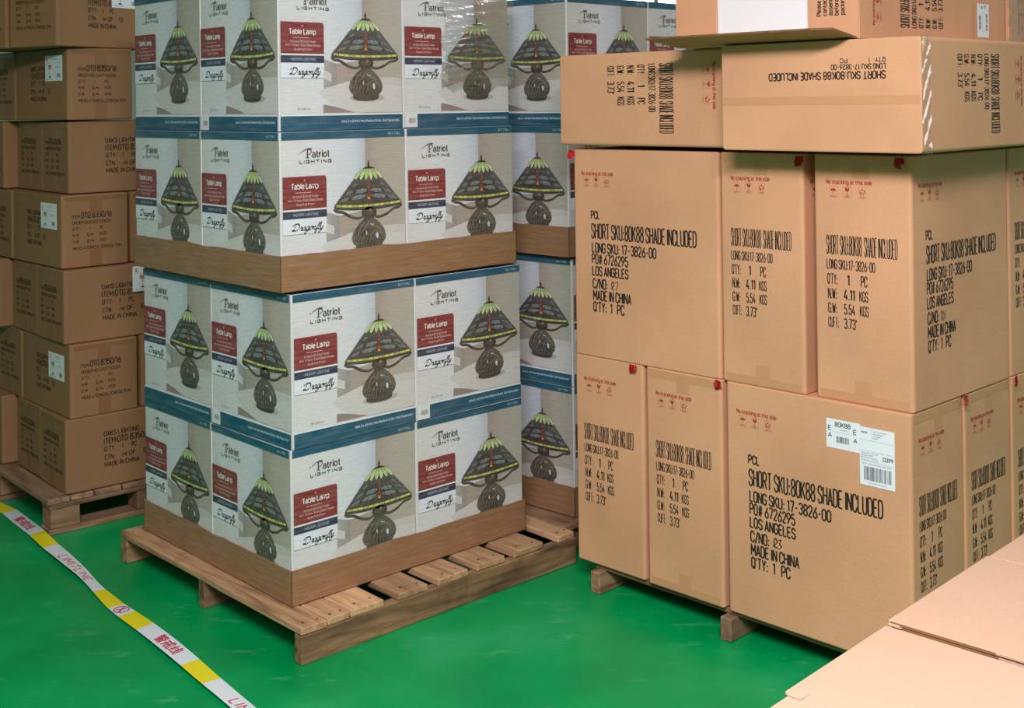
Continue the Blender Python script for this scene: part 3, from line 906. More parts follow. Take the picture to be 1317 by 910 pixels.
def flap_print():
    s = Sheet()                       # on the end face, PW wide and PN high
    s.text(.094, .081, 'SHORT SKU:80K88 SHADE INCLUDED', .0205, 'k', 1, .335)
    s.text(.094, .063, 'LONG SKU:17-3826-00', .0140, 'k', 1, .150)
    s.text(.094, .048, "Q'TY:", .012, 'k', 1, .030); s.text(.136, .048, '1', .012, 'k', 1); s.text(.198, .048, 'PC', .012, 'k', 1, .020)
    return s


NAR = narrow_print()
WIDE = {k: wide_print(k) for k in ('three', 'seven', 'ten')}


def kraft_mesh(wide='three', end=False, bulge=0.004):
    q = Mesh()
    bm = bmesh.new(); bmesh.ops.create_cube(bm, size=1.0)
    for v in bm.verts: v.co = Vector((v.co.x * PW, v.co.y * PN, (v.co.z + .5) * PH))
    bmesh.ops.bevel(bm, geom=[e for e in bm.edges if abs(e.verts[0].co.z - e.verts[1].co.z) > .1], offset=.010, segments=4, affect='EDGES', profile=.5)
    bmesh.ops.bevel(bm, geom=[e for e in bm.edges if abs(e.verts[0].co.z - e.verts[1].co.z) < .01 and e.calc_face_angle(0) > 1], offset=.004, segments=2, affect='EDGES', profile=.5)
    q.bm_add(bm, CARD_P); bm.free()
    hx, hy = PW / 2, PN / 2
    q.sheet(WIDE[wide], lambda x, y, e: (-hx + x, -hy - e, y), key_p)
    q.sheet(NAR, lambda x, y, e: (hx + e, -hy + x, y), key_p)
    q.sheet(NAR, lambda x, y, e: (-hx - e, hy - x, y), key_p)
    if end: q.sheet(flap_print(), lambda x, y, e: (-hx + x, hy - y, -e) if False else (hx - x, -hy + y, -e), key_p)
    return q.build('kraft_carton')


KR = {k: kraft_mesh(k) for k in ('three', 'seven', 'ten')}
KR_END = kraft_mesh('three', True)


def tape_T(face, top=True, drop=.062, half=None):
    """clear brown tape folded over an edge: a strip along the edge and a centre tab"""
    q = Mesh()
    e = .0006
    hx, hy = PW / 2, PN / 2
    if face == 'narrow-':                    # -X face
        to = lambda s, z, t: (-hx - t, hy - s, z); w = PN
    elif face == 'narrow+':
        to = lambda s, z, t: (hx + t, -hy + s, z); w = PN
    else:
        to = lambda s, z, t: (-hx + s, -hy - t, z); w = PW
    def pad(s0, z0, s1, z1):
        lo = to(s0, z0, 0.0); hi = to(s1, z1, e)
        a = [min(lo[i], hi[i]) for i in range(3)]; b_ = [max(lo[i], hi[i]) for i in range(3)]
        q.box(a, b_, TAPE_P)
    g = .014
    if top: spans = ((g, PH - .028, w - g, PH - .004), (w / 2 - .024, PH - drop, w / 2 + .024, PH - .0282))
    else: spans = ((g, .004, w - g, .026), (w / 2 - .024, .0262, w / 2 + .024, drop))
    out = []
    for sp in spans:
        q = Mesh(); pad(*sp); out.append(q.build('packing_tape'))
    return out


TT = {(f, t): tape_T(f, t) for f in ('narrow-', 'narrow+', 'wide') for t in (True, False)}


def red_tag_mesh(seed):
    rnd = random.Random(seed)
    bm = bmesh.new()
    pts = [(-.010, 0), (-.004, .004), (.003, -.002), (.009, .003)]
    rows = []
    for k in range(4):
        row = [bm.verts.new((x + rnd.uniform(-.002, .002), -.004 + rnd.uniform(-.005, .002), -k * .007 + rnd.uniform(-.002, .002))) for x, _ in pts[:(4 if k < 3 else 3)]]
        rows.append(row)
    for k in range(3):
        for i in range(len(rows[k + 1]) - 1):
            bm.faces.new((rows[k][i], rows[k][i + 1], rows[k + 1][i + 1], rows[k + 1][i]))
    ext = bmesh.ops.solidify(bm, geom=list(bm.faces), thickness=.0022)
    q = Mesh(); q.bm_add(bm, RED_PLASTIC); bm.free()
    return q.build('red_tag')


RT = [red_tag_mesh(i) for i in range(7)]
Rw = Vector((math.cos(.7729), math.sin(.7729), 0)); Lw = Vector((-Rw.y, Rw.x, 0)); Zw = Vector((0, 0, 1))
P0 = Vector((1.0111, 3.1686, 0))
Rt = Vector((math.cos(.7877), math.sin(.7877), 0)); Lt = Vector((-Rt.y, Rt.x, 0))
T0 = Vector((0.9985, 3.0146, 0))


def kraft(mesh, mtx, label, tapes=(), sx=1.0, sy=1.0, sz=1.0):
    o = add('kraft_carton', mesh, mtx @ Matrix.Diagonal((sx, sy, sz, 1)))
    tag(o, label, 'carton', 'large kraft cartons on the right')
    for t in tapes:
        for me in TT[t]: add('packing_tape', me, Matrix.Identity(4), o)
    return o


def wide_front(Lc, R0, z):      # wide side towards the aisle, centre at Lc
    return axes(P0 + Lc * Lw + (R0 + PN / 2) * Rw + z * Zw, -Lw, Rw, Zw)


def narrow_front(Lc, R0, z):
    return axes(P0 + Lc * Lw + (R0 + PW / 2) * Rw + z * Zw, Rw, Lw, Zw)


ZL, ZU = .0868, .7485
lo3 = kraft(KR['three'], wide_front(.291, 0, ZL), 'kraft carton with two white stickers, wide side out, bottom row near corner', [('narrow+', True)], sx=.99)
lo2 = kraft(KR['three'], narrow_front(.736, 0, ZL), 'narrow kraft carton in the bottom row, between the stickered carton and another', [('narrow-', True), ('narrow-', False)], sy=.985)
lo1 = kraft(KR['three'], narrow_front(1.034, .004, ZL), 'narrow kraft carton at the outer end of the bottom row, next to the lamp pallet', [], sy=.985)
lo4 = kraft(KR['three'], wide_front(.291, .295, ZL), 'kraft carton in the bottom row just behind the stickered one, narrow side showing', [('narrow+', True)], sx=.99)
lo5 = kraft(KR['three'], wide_front(.291, .592, ZL), 'bottom row kraft carton two behind the stickered one, cut by the frame edge', [], sx=.99)
lo6 = kraft(KR['three'], wide_front(.291, .889, ZL), 'bottom row kraft carton at the far back, outside the frame', [], sx=.99)
up1 = kraft(KR['seven'], wide_front(.884, .002, ZU), 'upright kraft carton with wide PCL side out, upper row, farthest from the corner', [], sx=.985)
up2 = kraft(KR['three'], narrow_front(.4535, .004, ZU), 'narrow kraft carton in the middle of the upright upper row', [('narrow-', True), ('narrow-', False)], sy=.965)
up3 = kraft(KR['ten'], narrow_front(.1435, .003, ZU), 'tall kraft carton at the near corner of the upright upper row', [('narrow-', True), ('narrow-', False)], sx=.965)
up4 = kraft(KR['three'], axes(P0 + .291 * Lw + (.590 + PN / 2) * Rw + ZU * Zw, -Lw, Rw, Zw), 'upper row kraft carton behind the corner one, barely showing at frame edge', [], sx=.99)
up5 = kraft(KR['three'], axes(P0 + .291 * Lw + (.882 + PN / 2) * Rw + ZU * Zw, -Lw, Rw, Zw), 'hidden kraft carton farther back in the upper row', [], sx=.99)

ZT = 1.4225
t2 = kraft(KR_END, axes(T0 + .2955 * Lt + 0 * Rt + (ZT + PN / 2) * Zw, -Lt, -Zw, Rt), 'kraft carton lying on its side with upside-down print and tape across its end', [], sy=1.005, sx=1.01)
t1 = kraft(KR['three'], axes(T0 + 1.290 * Lt + (.10 + PW / 2) * Rt + (ZT + PN / 2) * Zw, -Rt, -Zw, -Lt), 'kraft carton lying with sideways narrow print, left of the upside-down one', [], sy=1.0, sz=1.03)
t3 = kraft(KR['three'], axes(T0 + .2955 * Lt + .672 * Rt + (ZT + PN / 2) * Zw, -Lt, -Zw, Rt), 'hidden kraft carton lying behind the one with upside-down print', [])

# tape across the end of the lying carton, and film remnants on its near edge
q = Mesh(); q.box((-PW / 2 + .004, 0.0, -.0006), (PW / 2 - .004, .021, 0.0), TAPE_P)
add('packing_tape', q.build('packing_tape'), Matrix.Identity(4), t2)


def red_on(o, world):
    i = red_on.n; red_on.n += 1
    bpy.context.view_layer.update()
    wm = Matrix.Diagonal((1, 1, 1, 1)) @ axes(world, Rw if i in (0, 4, 5) else -Lw, Lw if i in (0, 4, 5) else Rw, Zw) @ Matrix.Diagonal((1.35, 1.2, 1.35, 1))
    ch = add('red_tag', RT[i % 7], None, o)
    ch.matrix_local = o.matrix_world.inverted() @ wm
    ch['label'] = 'crumpled red plastic tag'


red_on.n = 0
# tags sit on the top edges where cartons meet
red_on(lo4, P0 + .285 * Rw - .003 * Lw + .752 * Zw)
red_on(lo1, P0 + .922 * Lw - .001 * Rw + .748 * Zw)
red_on(lo2, P0 + .602 * Lw - .002 * Rw + .7475 * Zw)
red_on(up2, P0 + .318 * Lw - .001 * Rw + 1.405 * Zw)
red_on(lo5, P0 + .595 * Rw - .003 * Lw + .752 * Zw)
red_on.n = 6
red_on(up3, P0 + .022 * Lw - .001 * Rw + 1.405 * Zw)
red_on(up1, P0 + 1.172 * Lw - .001 * Rw + 1.405 * Zw)


# white stickers on lo3
def sticker_front(o, parts, name, label, T=.0005):
    q = Mesh()
    s = Sheet(); base, items = parts
    q.box(base[0], base[1], STICKER)
    return q


def stick_mesh(w, h, sh, name):
    q = Mesh(); q.box((0, -.0005, 0), (w, 0, h), STICKER)
    q.sheet(sh, lambda x, y, e: (x, -.0005 - e, y), lambda k: {'k': STICKER_INK, 'g': STICKER_GREY, 'o': STICKER_ORANGE, 'r': RED_INK}[k], None, .0002, .0001)
    return q.build(name)


def bars(s, x0, x1, y0, y1, key='k', layer=1, seed=1):
    rnd = random.Random(seed); x = x0
    while x < x1:
        w = rnd.choice((.0008, .0014, .002)); s.rect(x, y0, min(x + w, x1), y1, key, layer); x += w + rnd.choice((.0007, .0012, .0018))


s = Sheet()
s.text(.027, .058, '80K88', .013, 'k', 1, .046)
s.text(.006, .046, 'E', .013, 'k', 1, .008); s.text(.006, .028, 'A', .012, 'k', 1, .010)
s.text(.083, .046, 'E', .013, 'k', 1, .008); s.text(.083, .024, 'A', .012, 'k', 1, .010)
s.text(.040, .049, '17-3826', .004, 'g', 1, .022)
s.rect(.020, .0435, .080, .0442, 'g', 1)
bars(s, .030, .068, .016, .033, 'k', 1, 3)
st1 = stick_mesh(.102, .0775, s, 'product_sticker')
s = Sheet()
s.rect(0, .118, .1015, .1186, 'g', 1); s.rect(0, .090, .1015, .0906, 'g', 1); s.rect(0, .062, .1015, .0626, 'g', 1); s.rect(.036, .118, .0366, .150, 'g', 1); s.rect(.066, .0626, .0666, .090, 'g', 1)
s.text(.005, .136, '80K88', .005, 'k', 1, .018)
for i in range(4): s.text(.041, .142 - i * .006, 'SHIP TO ADDRESS', .003, 'g', 1, .036 - .008 * i)
for i, w in enumerate((.050, .034, .046, .050)): s.text(.004, .083 - i * .006, 'PO Number 6726295', .0036, 'g', 1, w)
s.text(.069, .071, '0399', .011, 'k', 1, .028)
s.text(.006, .055, 'SERIAL SHIPPING CONTAINER CODE', .0036, 'g', 1, .086)
bars(s, .012, .092, .014, .050, 'k', 1, 8)
s.text(.026, .006, '00006726295', .0036, 'g', 1, .052)
st2 = stick_mesh(.1015, .152, s, 'shipping_sticker')
hx, hy = PW / 2, PN / 2
o = add('product_sticker', st1, Matrix.Translation((-hx + .5825 - .2490, -hy - .0003, .6225 - ZL)), lo3); o['label'] = 'white product sticker'
o = add('shipping_sticker', st2, Matrix.Translation((-hx + .5825 - .1480, -hy - .0010, .5430 - ZL)), lo3); o['label'] = 'white shipping sticker with large barcode'

# ------------------------------------------------------------------ open carton on top
OPX = axes(T0 + (.183 + PW / 2) * Lt + (.03 + PH) * Rt + (ZT + PN + .0015 + PN / 2) * Zw, -Lt, Zw, -Rt)   # Z local points to the aisle
q = Mesh(); t_ = .005
hx, hy = PW / 2, PN / 2
q.box((-hx, -hy, 0), (hx, -hy + t_, PH), CARD_P, .0015, 1)
q.box((-hx, hy - t_, 0), (hx, hy, PH), CARD_P, .0015, 1)
q.box((-hx, -hy, 0), (-hx + t_, hy, PH), CARD_P, .0015, 1)
q.box((hx - t_, -hy, 0), (hx, hy, PH), CARD_P, .0015, 1)
q.box((-hx, -hy, 0), (hx, hy, t_), CARD_P, .0015, 1)
q.sheet(NAR, lambda x, y, e: (hx + e, -hy + x, y), key_p)
oc = add('open_kraft_carton', q.build('open_kraft_carton'), OPX)
tag(oc, 'open kraft carton on top of the pile, white board showing between its flaps', 'carton', 'large kraft cartons on the right')
# side flaps folded shut over the opening
for sg, nm in ((-1, 'l'), (1, 'r')):
    q = Mesh()
    x0, x1 = (-hx + .001, -hx + .143) if sg < 0 else (hx - .147, hx - .001)
    q.box((x0, -hy + .002, PH - .0005), (x1, hy - .002, PH + .0045), CARD_P, .001, 1)
    if sg > 0:
        s = Sheet()
        for i, w in enumerate(('Please', 'contact', 'assembly', 'before', 'packing')):
            s.text(.010 + .0, -.040 - i * .0172, w, .0135, 'k', 1, None, .95)
        # reads upwards
        q.sheet(s, lambda x, y, e: (hx - .147 - y, -hy + .055 + x, PH + .0045 + e), key_p)
    add('side_flap', q.build('side_flap'), Matrix.Identity(4), oc)
# long flap hanging out to the front
q = Mesh()
n = 24; fl = .150
verts = []
for i in range(n + 1):
    x = -hx + .004 + (PW - .008) * i / n
    tip = fl - (.004 * math.sin(i * 1.3) ** 2)
    if i >= n - 2: tip = fl - .012 * (i - n + 2)
    for (zz, yy) in ((0, 0), (tip, .0205), (tip, .0255), (0, .005)):
        q.v.append((x, -hy + yy, PH + zz)); q.c.append((1, 1, 1, 1))
si, se = q.slot(CARD_IN), q.slot(CARD_EDGE)
for i in range(n):
    a = 4 * i
    for k in range(4):
        q.f.append((a + k, a + (k + 1) % 4, a + 4 + (k + 1) % 4, a + 4 + k)); q.m.append(se if k == 1 else si)
q.f += [(0, 1, 2, 3), (4 * n, 4 * n + 1, 4 * n + 2, 4 * n + 3)]; q.m += [se, se]
o = add('bottom_flap', q.build('bottom_flap'), Matrix.Identity(4), oc); o['label'] = 'flap folded out over the carton below'
q = Mesh(); q.box((-hx + .008, -hy + .007, PH - .022), (hx - .008, hy - .007, PH - .012), WHITE_BOARD, .001, 1)
q.box((-hx + .140, -hy + .016, PH - .0122), (hx - .14, -hy + .018, PH - .0117), STICKER_GREY)
wb = add('packing_board', q.build('packing_board'), OPX)
tag(wb, 'plain white packing board inside the open carton on top', 'packing board')

# cartons behind the open one
o2 = add('kraft_carton', KR['three'], axes(T0 + (.190 + PW / 2) * Lt + (.700 + .4 * PN) * Rt + (ZT + PN + .0015) * Zw, -Lt, Rt, Zw) @ Matrix.Diagonal((1, .8, 1, 1)))
tag(o2, 'kraft carton with a white 80K88 sticker turned sideways, behind the open carton', 'carton', 'large kraft cartons on the right')
s = Sheet()
s.text(.030, .056, '80K88', .012, 'k', 1, .050)
s.text(.006, .046, 'E', .012, 'k', 1, .008); s.text(.006, .024, 'A', .012, 'k', 1, .010)
bars(s, .036, .078, .010, .024, 'k', 1, 5); s.rect(.022, .0355, .095, .0362, 'g', 1)
st3 = stick_mesh(.100, .0775, s, 'product_sticker')
hx, hy = PW / 2, PN / 2
# on its narrow +X side, reading downwards
o = add('product_sticker', st3, axes(Vector((hx + .0010, -hy + .038, .125)), Vector((0, 0, -1)), Vector((-1, 0, 0)), Vector((0, 1.25, 0))), o2); o['label'] = 'white product sticker turned sideways'
o3 = add('kraft_carton', KR['ten'], axes(T0 + (.186 + PW / 2) * Lt + (.945 + PH) * Rt + (ZT + PN + .0015 + PN / 2) * Zw, -Lt, Zw, -Rt))
tag(o3, 'kraft carton under shiny film at the frame edge beside the sideways sticker', 'carton', 'large kraft cartons on the right')


def crumple(name, w, h, mat, seed, amp=.004, nx=26, ny=22, edge=0.25):
    """sheet of loose film in its local XZ plane, wrinkled towards -Y"""
    rnd = random.Random(seed)
    waves = [(rnd.uniform(14, 70), rnd.uniform(-14, 14), rnd.uniform(0, 6.28), rnd.uniform(.3, 1)) for _ in range(7)]
    q = Mesh(); sl = q.slot(mat)
    for j in range(ny + 1):
        for i in range(nx + 1):
            u, v = i / nx, j / ny
            zz = sum(a * math.sin(fz * v * 2 + fx * u + ph) for fz, fx, ph, a in waves) / 3
            x = u * w + (w * .06 * math.sin(v * 17 + seed) + rnd.uniform(-.004, .004) if i == 0 else 0); z = v * h + (h * .05 * math.sin(u * 13 + seed) + rnd.uniform(-.004, .004) if j == 0 else 0)
            q.v.append((x, -amp * 1.3 - amp * zz, z)); q.c.append((1, 1, 1, 1))
    for j in range(ny):
        for i in range(nx):
            a = j * (nx + 1) + i
            q.f.append((a, a + 1, a + nx + 2, a + nx + 1)); q.m.append(sl)
    return q.build(name, smooth=True)


fx = crumple('stretch_wrap', .40, .16, FILM, 11, .003)
add('stretch_wrap', fx, axes(Vector((hx + .001, -hy + .02, PH + .0)), Vector((0, 0, -1)), Vector((-1, 0, 0)), Vector((0, 1, 0))), o3)['label'] = 'clear shiny film'

# strip of film down the near edge of the lying carton
fs = crumple('stretch_wrap', .045, .285, FILM_TIGHT, 5, .0022, 8, 30)
add('stretch_wrap', fs, axes(Vector((hx + .0008, hy - .001, -.002)), Vector((0, 0, 1)), Vector((-1, 0, 0)), Vector((0, -1, 0))), t2)['label'] = 'clear shiny film'

# bunched film at the top right of the front lamp load
fw = crumple('stretch_wrap', .31, .315, FILM, 3, .0045, 70, 80)
o = add('stretch_wrap', fw, frame(-0.6837, 3.6312, 0.7476, 0) @ Matrix.Translation((.4596 + .165, -.004, 1.615)))
tag(o, 'bunched shiny clear stretch wrap at the upper right of the front lamp load', 'stretch wrap')

# ------------------------------------------------------------------ brown cartons 47 x 26.7 x 26.7
CL, CW, CH = .468, .2655, .2735


def side_c():
    s = Sheet()
    s.text(.146, .190, 'OAKS LIGHTING', .019, 'k', 1, .136)
    s.text(.146, .161, 'ITEM:', .021, 'k', 1, .050); s.text(.198, .160, 'OTG 8350/16', .024, 'k', 1, .140)
    s.text(.147, .133, "Q'TY:", .018, 'k', 1, .043); s.text(.216, .133, '1', .018, 'k', 1, None, .7); s.text(.253, .133, 'PC', .018, 'k', 1, .019)
    s.text(.148, .102, 'CTN:', .018, 'k', 1, .038); s.text(.244, .102, 'OF', .018, 'k', 1, .024); s.text(.300, .102, '52', .018, 'k', 1, .020)
    s.stroke([(.214, .104), (.222, .116), (.226, .106), (.234, .117), (.230, .104)], .0015, .0035, 'k', 1)
    s.text(.148, .074, 'MADE IN CHINA', .018, 'k', 1, .135)
    return s


def end_c():
    s = Sheet()
    s.text(.040, .186, 'ITEM.', .013, 'k', 1, .034); s.text(.077, .185, 'OTG 8350/16', .023, 'k', 1, .119)
    s.text(.042, .163, 'ORDER NO.CA0T11002A', .012, 'k', 1, .153)
    s.text(.043, .140, "Q'TY.", .012, 'k', 1, .030); s.text(.108, .140, '1', .012, 'k', 1, None, .7); s.text(.149, .140, 'PC', .012, 'k', 1, .015)
    for y, l in ((.117, 'N.W.'), (.093, 'G.W.')):
        s.text(.043, y, l, .012, 'k', 1, .026); s.text(.149, y, 'KGS.', .012, 'k', 1, .028)
        s.stroke([(.098, y + .010), (.104, y + .011), (.100, y + .005), (.106, y + .001), (.098, y - .001)], .0012, .003, 'k', 1)
        s.stroke([(.109, y), (.114, y + .009), (.117, y + .003), (.123, y + .009), (.122, y)], .0012, .003, 'k', 1)
    s.text(.044, .067, 'MEAS:47CMX26.7CMX26.7CM', .0125, 'k', 1, .188)
    return s


SC_, EC_ = side_c(), end_c()
q = Mesh()
bm = bmesh.new(); bmesh.ops.create_cube(bm, size=1.0)
for v in bm.verts: v.co = Vector((v.co.x * CL, v.co.y * CW, (v.co.z + .5) * CH))
bmesh.ops.bevel(bm, geom=[e for e in bm.edges if abs(e.verts[0].co.z - e.verts[1].co.z) > .1], offset=.012, segments=4, affect='EDGES', profile=.5)
bmesh.ops.bevel(bm, geom=[e for e in bm.edges if abs(e.verts[0].co.z - e.verts[1].co.z) < .01 and e.calc_face_angle(0) > 1], offset=.005, segments=2, affect='EDGES', profile=.5)
q.bm_add(bm, CARD_C); bm.free()
q.sheet(SC_, lambda x, y, e: (-CL / 2 + x, -CW / 2 - e, y), key_c)
q.sheet(SC_, lambda x, y, e: (CL / 2 - x, CW / 2 + e, y), key_c)
q.sheet(EC_, lambda x, y, e: (-CL / 2 - e, CW / 2 - x, y), key_c)
q.sheet(EC_, lambda x, y, e: (CL / 2 + e, -CW / 2 + x, y), key_c)
BROWN = q.build('brown_carton')
q = Mesh(); e = .0006
CT = []
for lo, hi in (((-.024, CH - .075), (.024, CH - .0222)), ((-.024, .006), (.024, .070)), ((-CW / 2 + .014, CH - .022), (CW / 2 - .014, CH - .006))):
    q = Mesh(); q.box((-CL / 2 - e, lo[0], lo[1]), (-CL / 2, hi[0], hi[1]), TAPE_C); CT.append(q.build('packing_tape'))
s = Sheet()
s.poly([(.010, .086), (.020, .090), (.017, .080), (.024, .074), (.012, .074)], 'o', 1); s.text(.060, .080, 'floor lamp', .006, 'g', 1, .044)
s.rect(.004, .068, .144, .0688, 'g', 1)
s.poly([(.028, .062), (.056, .062), (.052, .046), (.032, .046)], 'o', 1); s.rect(.0405, .018, .0425, .046, 'k', 1); s.rect(.034, .013, .050, .018, 'k', 1)
s.text(.092, .048, '8350', .006, 'g', 1, .034); bars(s, .102, .130, .012, .028, 'k', 1, 4)
s.text(.010, .006, 'assembled lamp', .004, 'g', 1, .050)
CST = stick_mesh(.148, .097, s, 'lamp_sticker')


def brown(x, y, t, z, a, b_, side_right, label, sticker=None, tape=True):
    """side_right: long side on the right-hand face; otherwise the long side faces left"""
    fr = frame(x, y, t, z)
    if side_right: m_ = fr @ Matrix.Translation((a + CL / 2, b_ + CW / 2, 0))
    else: m_ = fr @ Matrix.Translation((a + CW / 2, b_ + CL / 2, 0)) @ Matrix.Rotation(-math.pi / 2, 4, 'Z')
    o = add('brown_carton', BROWN, m_)
    tag(o, label, 'carton', 'brown floor lamp cartons at the left')
    if tape:
        for me in CT: add('packing_tape', me, Matrix.Identity(4) if side_right else Matrix.Rotation(math.pi, 4, 'Z'), o)
    if sticker:
        c = add('lamp_sticker', CST, Matrix.Translation((-CL / 2 + sticker[0], -CW / 2 - .0008, sticker[1])), o); c['label'] = 'white sticker with a lamp picture'
    return o


ZC = [.1335, .408, .683, .960, 1.2365, 1.5165, 1.792]
# rows alternate: long side right / long side left.  counted from the pallet up
brown(-1.6653, 4.5782, .700, ZC[0], 0, 0, True, 'brown carton at the near corner resting directly on the weathered pallet')
brown(-1.6653, 4.5782, .700, ZC[0], .004, .268, True, 'second brown carton along the pallet edge, bottom row')
brown(-1.6653, 4.5782, .700, ZC[0], -.046, .572, True, 'brown carton jutting out at far left of the bottom row')
brown(-1.6494, 4.5904, .733, ZC[1], 0, 0, False, 'stickered brown carton in the second row above the pallet', (.267, .131))
brown(-1.6494, 4.5904, .733, ZC[1], .000, .478, True, 'brown carton left of the stickered one, second row above the pallet')
brown(-1.6494, 4.5904, .733, ZC[1], .280, .006, False, 'brown carton wedged behind the stickered one, second row, beside lamp load')
l5 = brown(-1.6719, 4.5977, .725, ZC[2], 0, 0, True, 'brown carton with white sticker by the lamp load, third row from the pallet', (.268, .168))
brown(-1.6719, 4.5977, .725, ZC[2], .004, .269, True, 'taped brown carton end, third row from the pallet, second from corner')
brown(-1.6719, 4.5977, .725, ZC[2], -.046, .566, True, 'brown carton jutting out at far left of the third row')
brown(-1.6882, 4.6273, .750, ZC[3], 0, 0, False, 'stickered brown carton in the middle row, fourth from the pallet', (.280, .145))
brown(-1.6882, 4.6273, .750, ZC[3], .000, .480, True, 'brown carton left of the stickered one in the middle row')
brown(-1.6882, 4.6273, .750, ZC[3], .278, .008, False, 'brown carton wedged behind the stickered one in the middle row')
brown(-1.6800, 4.6839, .7245, ZC[4], 0, 0, True, 'brown carton at the near corner of the fifth row from the pallet')
brown(-1.6800, 4.6839, .7245, ZC[4], .004, .270, True, 'taped brown carton end, fifth row from the pallet, second from corner')
brown(-1.6800, 4.6839, .7245, ZC[4], -.046, .560, True, 'brown carton jutting out at far left of the fifth row')
brown(-1.6705, 4.6586, .778, ZC[5], 0, 0, False, 'stickered brown carton just below the twisted top one', (.278, .150))
brown(-1.6705, 4.6586, .778, ZC[5], .002, .480, True, 'brown carton left of the stickered one, just below the top row')
brown(-1.6749, 4.5712, 1.06, ZC[6], 0, 0, True, 'brown carton set askew at the very top of the stack, sticker on its long side', (.262, .158), tape=False)
brown(-1.6749, 4.5712, 1.06, ZC[6], .01, .290, True, 'brown carton at top left of the stack, cut by the frame', None, tape=False)

# ------------------------------------------------------------------ pale cartons in front (tops only reach the frame)
FYAW = math.radians(46.0)
Rf = Vector((math.cos(FYAW), math.sin(FYAW), 0)); Lf = Vector((-Rf.y, Rf.x, 0))
F0 = Vector((.572, 1.921, 0))          # outer corner of the middle carton
FZ = .752


def pale(r0, r1, z, label, notch=False):
    w = r1 - r0; d = .56
    fr = axes(F0 + r0 * Rf, Rf, Lf, Zw)
    root = empty('pale_carton', fr)
    tag(root, label, 'carton', 'pale cartons in the right foreground')
    q = Mesh(); q.box((.002, -d, 0), (w - .004, -.004, z - .0055), CARD_F, .003, 2); add('body', q.build('body'), Matrix.Identity(4), root)
    for k, (y0, y1) in enumerate(((-.279, 0), (-d, -.281))):
        x0 = 0.0
        if notch and k == 0:
            q = Mesh(); q.box((0, y0, z - .0055), (.058, -.009, z - .0005), CARD_F, .0008, 1)
            add('top_flap', q.build('top_flap'), Matrix.Identity(4), root); x0 = .0584
            q = Mesh(); q.box((.050, -.030, z - .0002), (.075, -.007, z + .0016), CARD_F, .0008, 1); add('torn_edge', q.build('torn_edge'), Matrix.Identity(4), root)
        q = Mesh()
        q.box((x0, y0, z - .005), (w - .001, y1, z), CARD_F, .0008, 1)
        add('top_flap', q.build('top_flap'), Matrix.Identity(4), root)
    return root


f1 = pale(-.357, -.0075, FZ - .006, 'pale carton in the foreground with a notched outer edge, nearest but one', True)
f2 = pale(0, .366, FZ, 'pale carton in the middle of the foreground row, red mark and torn edge')
f3 = pale(.374, .80, FZ - .003, 'pale carton at the far end of the foreground row')
f0 = pale(-.76, -.3615, FZ - .008, 'pale carton at the bottom frame edge, nearest of the foreground row')
q = Mesh()
q.box((-.006, -.020, FZ - .0052), (-.0002, -.002, FZ - .0036), CARD_F, .0006, 1, mtx=Matrix.Rotation(.0, 4, 'Z'))
q.box((-.006, -.024, FZ - .0062), (-.0012, -.010, FZ - .0052), CARD_F, .0004, 1)
add('torn_edge', q.build('torn_edge'), Matrix.Identity(4), f2)
# cut flap edges and rolled fold along the near side of the middle carton
q = Mesh()
q.box((-.001, -.168, FZ - .0050), (.0005, -.004, FZ - .001), CARD_EDGE); q.box((-.0022, -.172, FZ - .0115), (-.0002, -.010, FZ - .0065), CARD_EDGE)
add('cut_edge', q.build('cut_edge'), Matrix.Identity(4), f2)
bm = bmesh.new(); bmesh.ops.create_cone(bm, cap_ends=True, segments=14, radius1=.0062, radius2=.0068, depth=.36)
q = Mesh(); q.bm_add(bm, CARD_F, mtx=Matrix.Translation((.0085, -.178 - .18, FZ - .0062)) @ Matrix.Rotation(math.pi / 2, 4, 'X')); bm.free()
add('rolled_fold', q.build('rolled_fold', smooth=True), Matrix.Identity(4), f2)
q = Mesh(); s = Sheet()
s.poly([(0, 0), (.030, .013), (.052, .005), (.060, -.02), (.028, -.016)], 'r', 1)
q.sheet(s, lambda x, y, e: (.084 + x * .6, -.160 - .04 + y, FZ + e), lambda k: RED_PLASTIC, None, .0003)
add('red_mark', q.build('red_mark'), Matrix.Identity(4), f2)['label'] = 'red printed mark'
q = Mesh(); q.box((.11, -.34, FZ - .006), (.21, -.253, FZ - .0054), LILAC); q.box((.118, -.33, FZ - .0054), (.20, -.32, FZ - .0052), STICKER_GREY)
add('lilac_slip', q.build('lilac_slip'), Matrix.Identity(4), f1)['label'] = 'lilac paper slip'

# ------------------------------------------------------------------ barrier tape on the floor
path = [(-2.50, 5.30), (-1.964, 4.797), (-1.757, 4.535), (-1.656, 4.396), (-1.45, 4.135), (-1.352, 4.000), (-1.257, 3.876), (-1.204, 3.811), (-1.117, 3.706), (-.919, 3.460), (-.832, 3.351), (-.728, 3.222), (-.50, 2.945)]
PV = [Vector((x, y, 0)) for x, y in path]
cum = [0]
for i in range(1, len(PV)): cum.append(cum[-1] + (PV[i] - PV[i - 1]).length)


def tape_at(sd):
    i = 0
    while i < len(cum) - 2 and cum[i + 1] < sd: i += 1
    t = (sd - cum[i]) / (cum[i + 1] - cum[i])
    p = PV[i].lerp(PV[i + 1], t)
    d = (PV[min(i + 2, len(PV) - 1)] - PV[max(i - 1, 0)]).normalized()
    return p, d


bw = [(0, 'w'), (cum[1] - .30, 'y'), (cum[1], 'w'), (cum[2], 'y'), (cum[3], 'w'), (cum[5], 'y'), (cum[6], 'w'), (cum[7], 'y'), (cum[8], 'w'), (cum[9], 'y'), (cum[10], 'w'), (cum[-1], None)]
TWID = .055


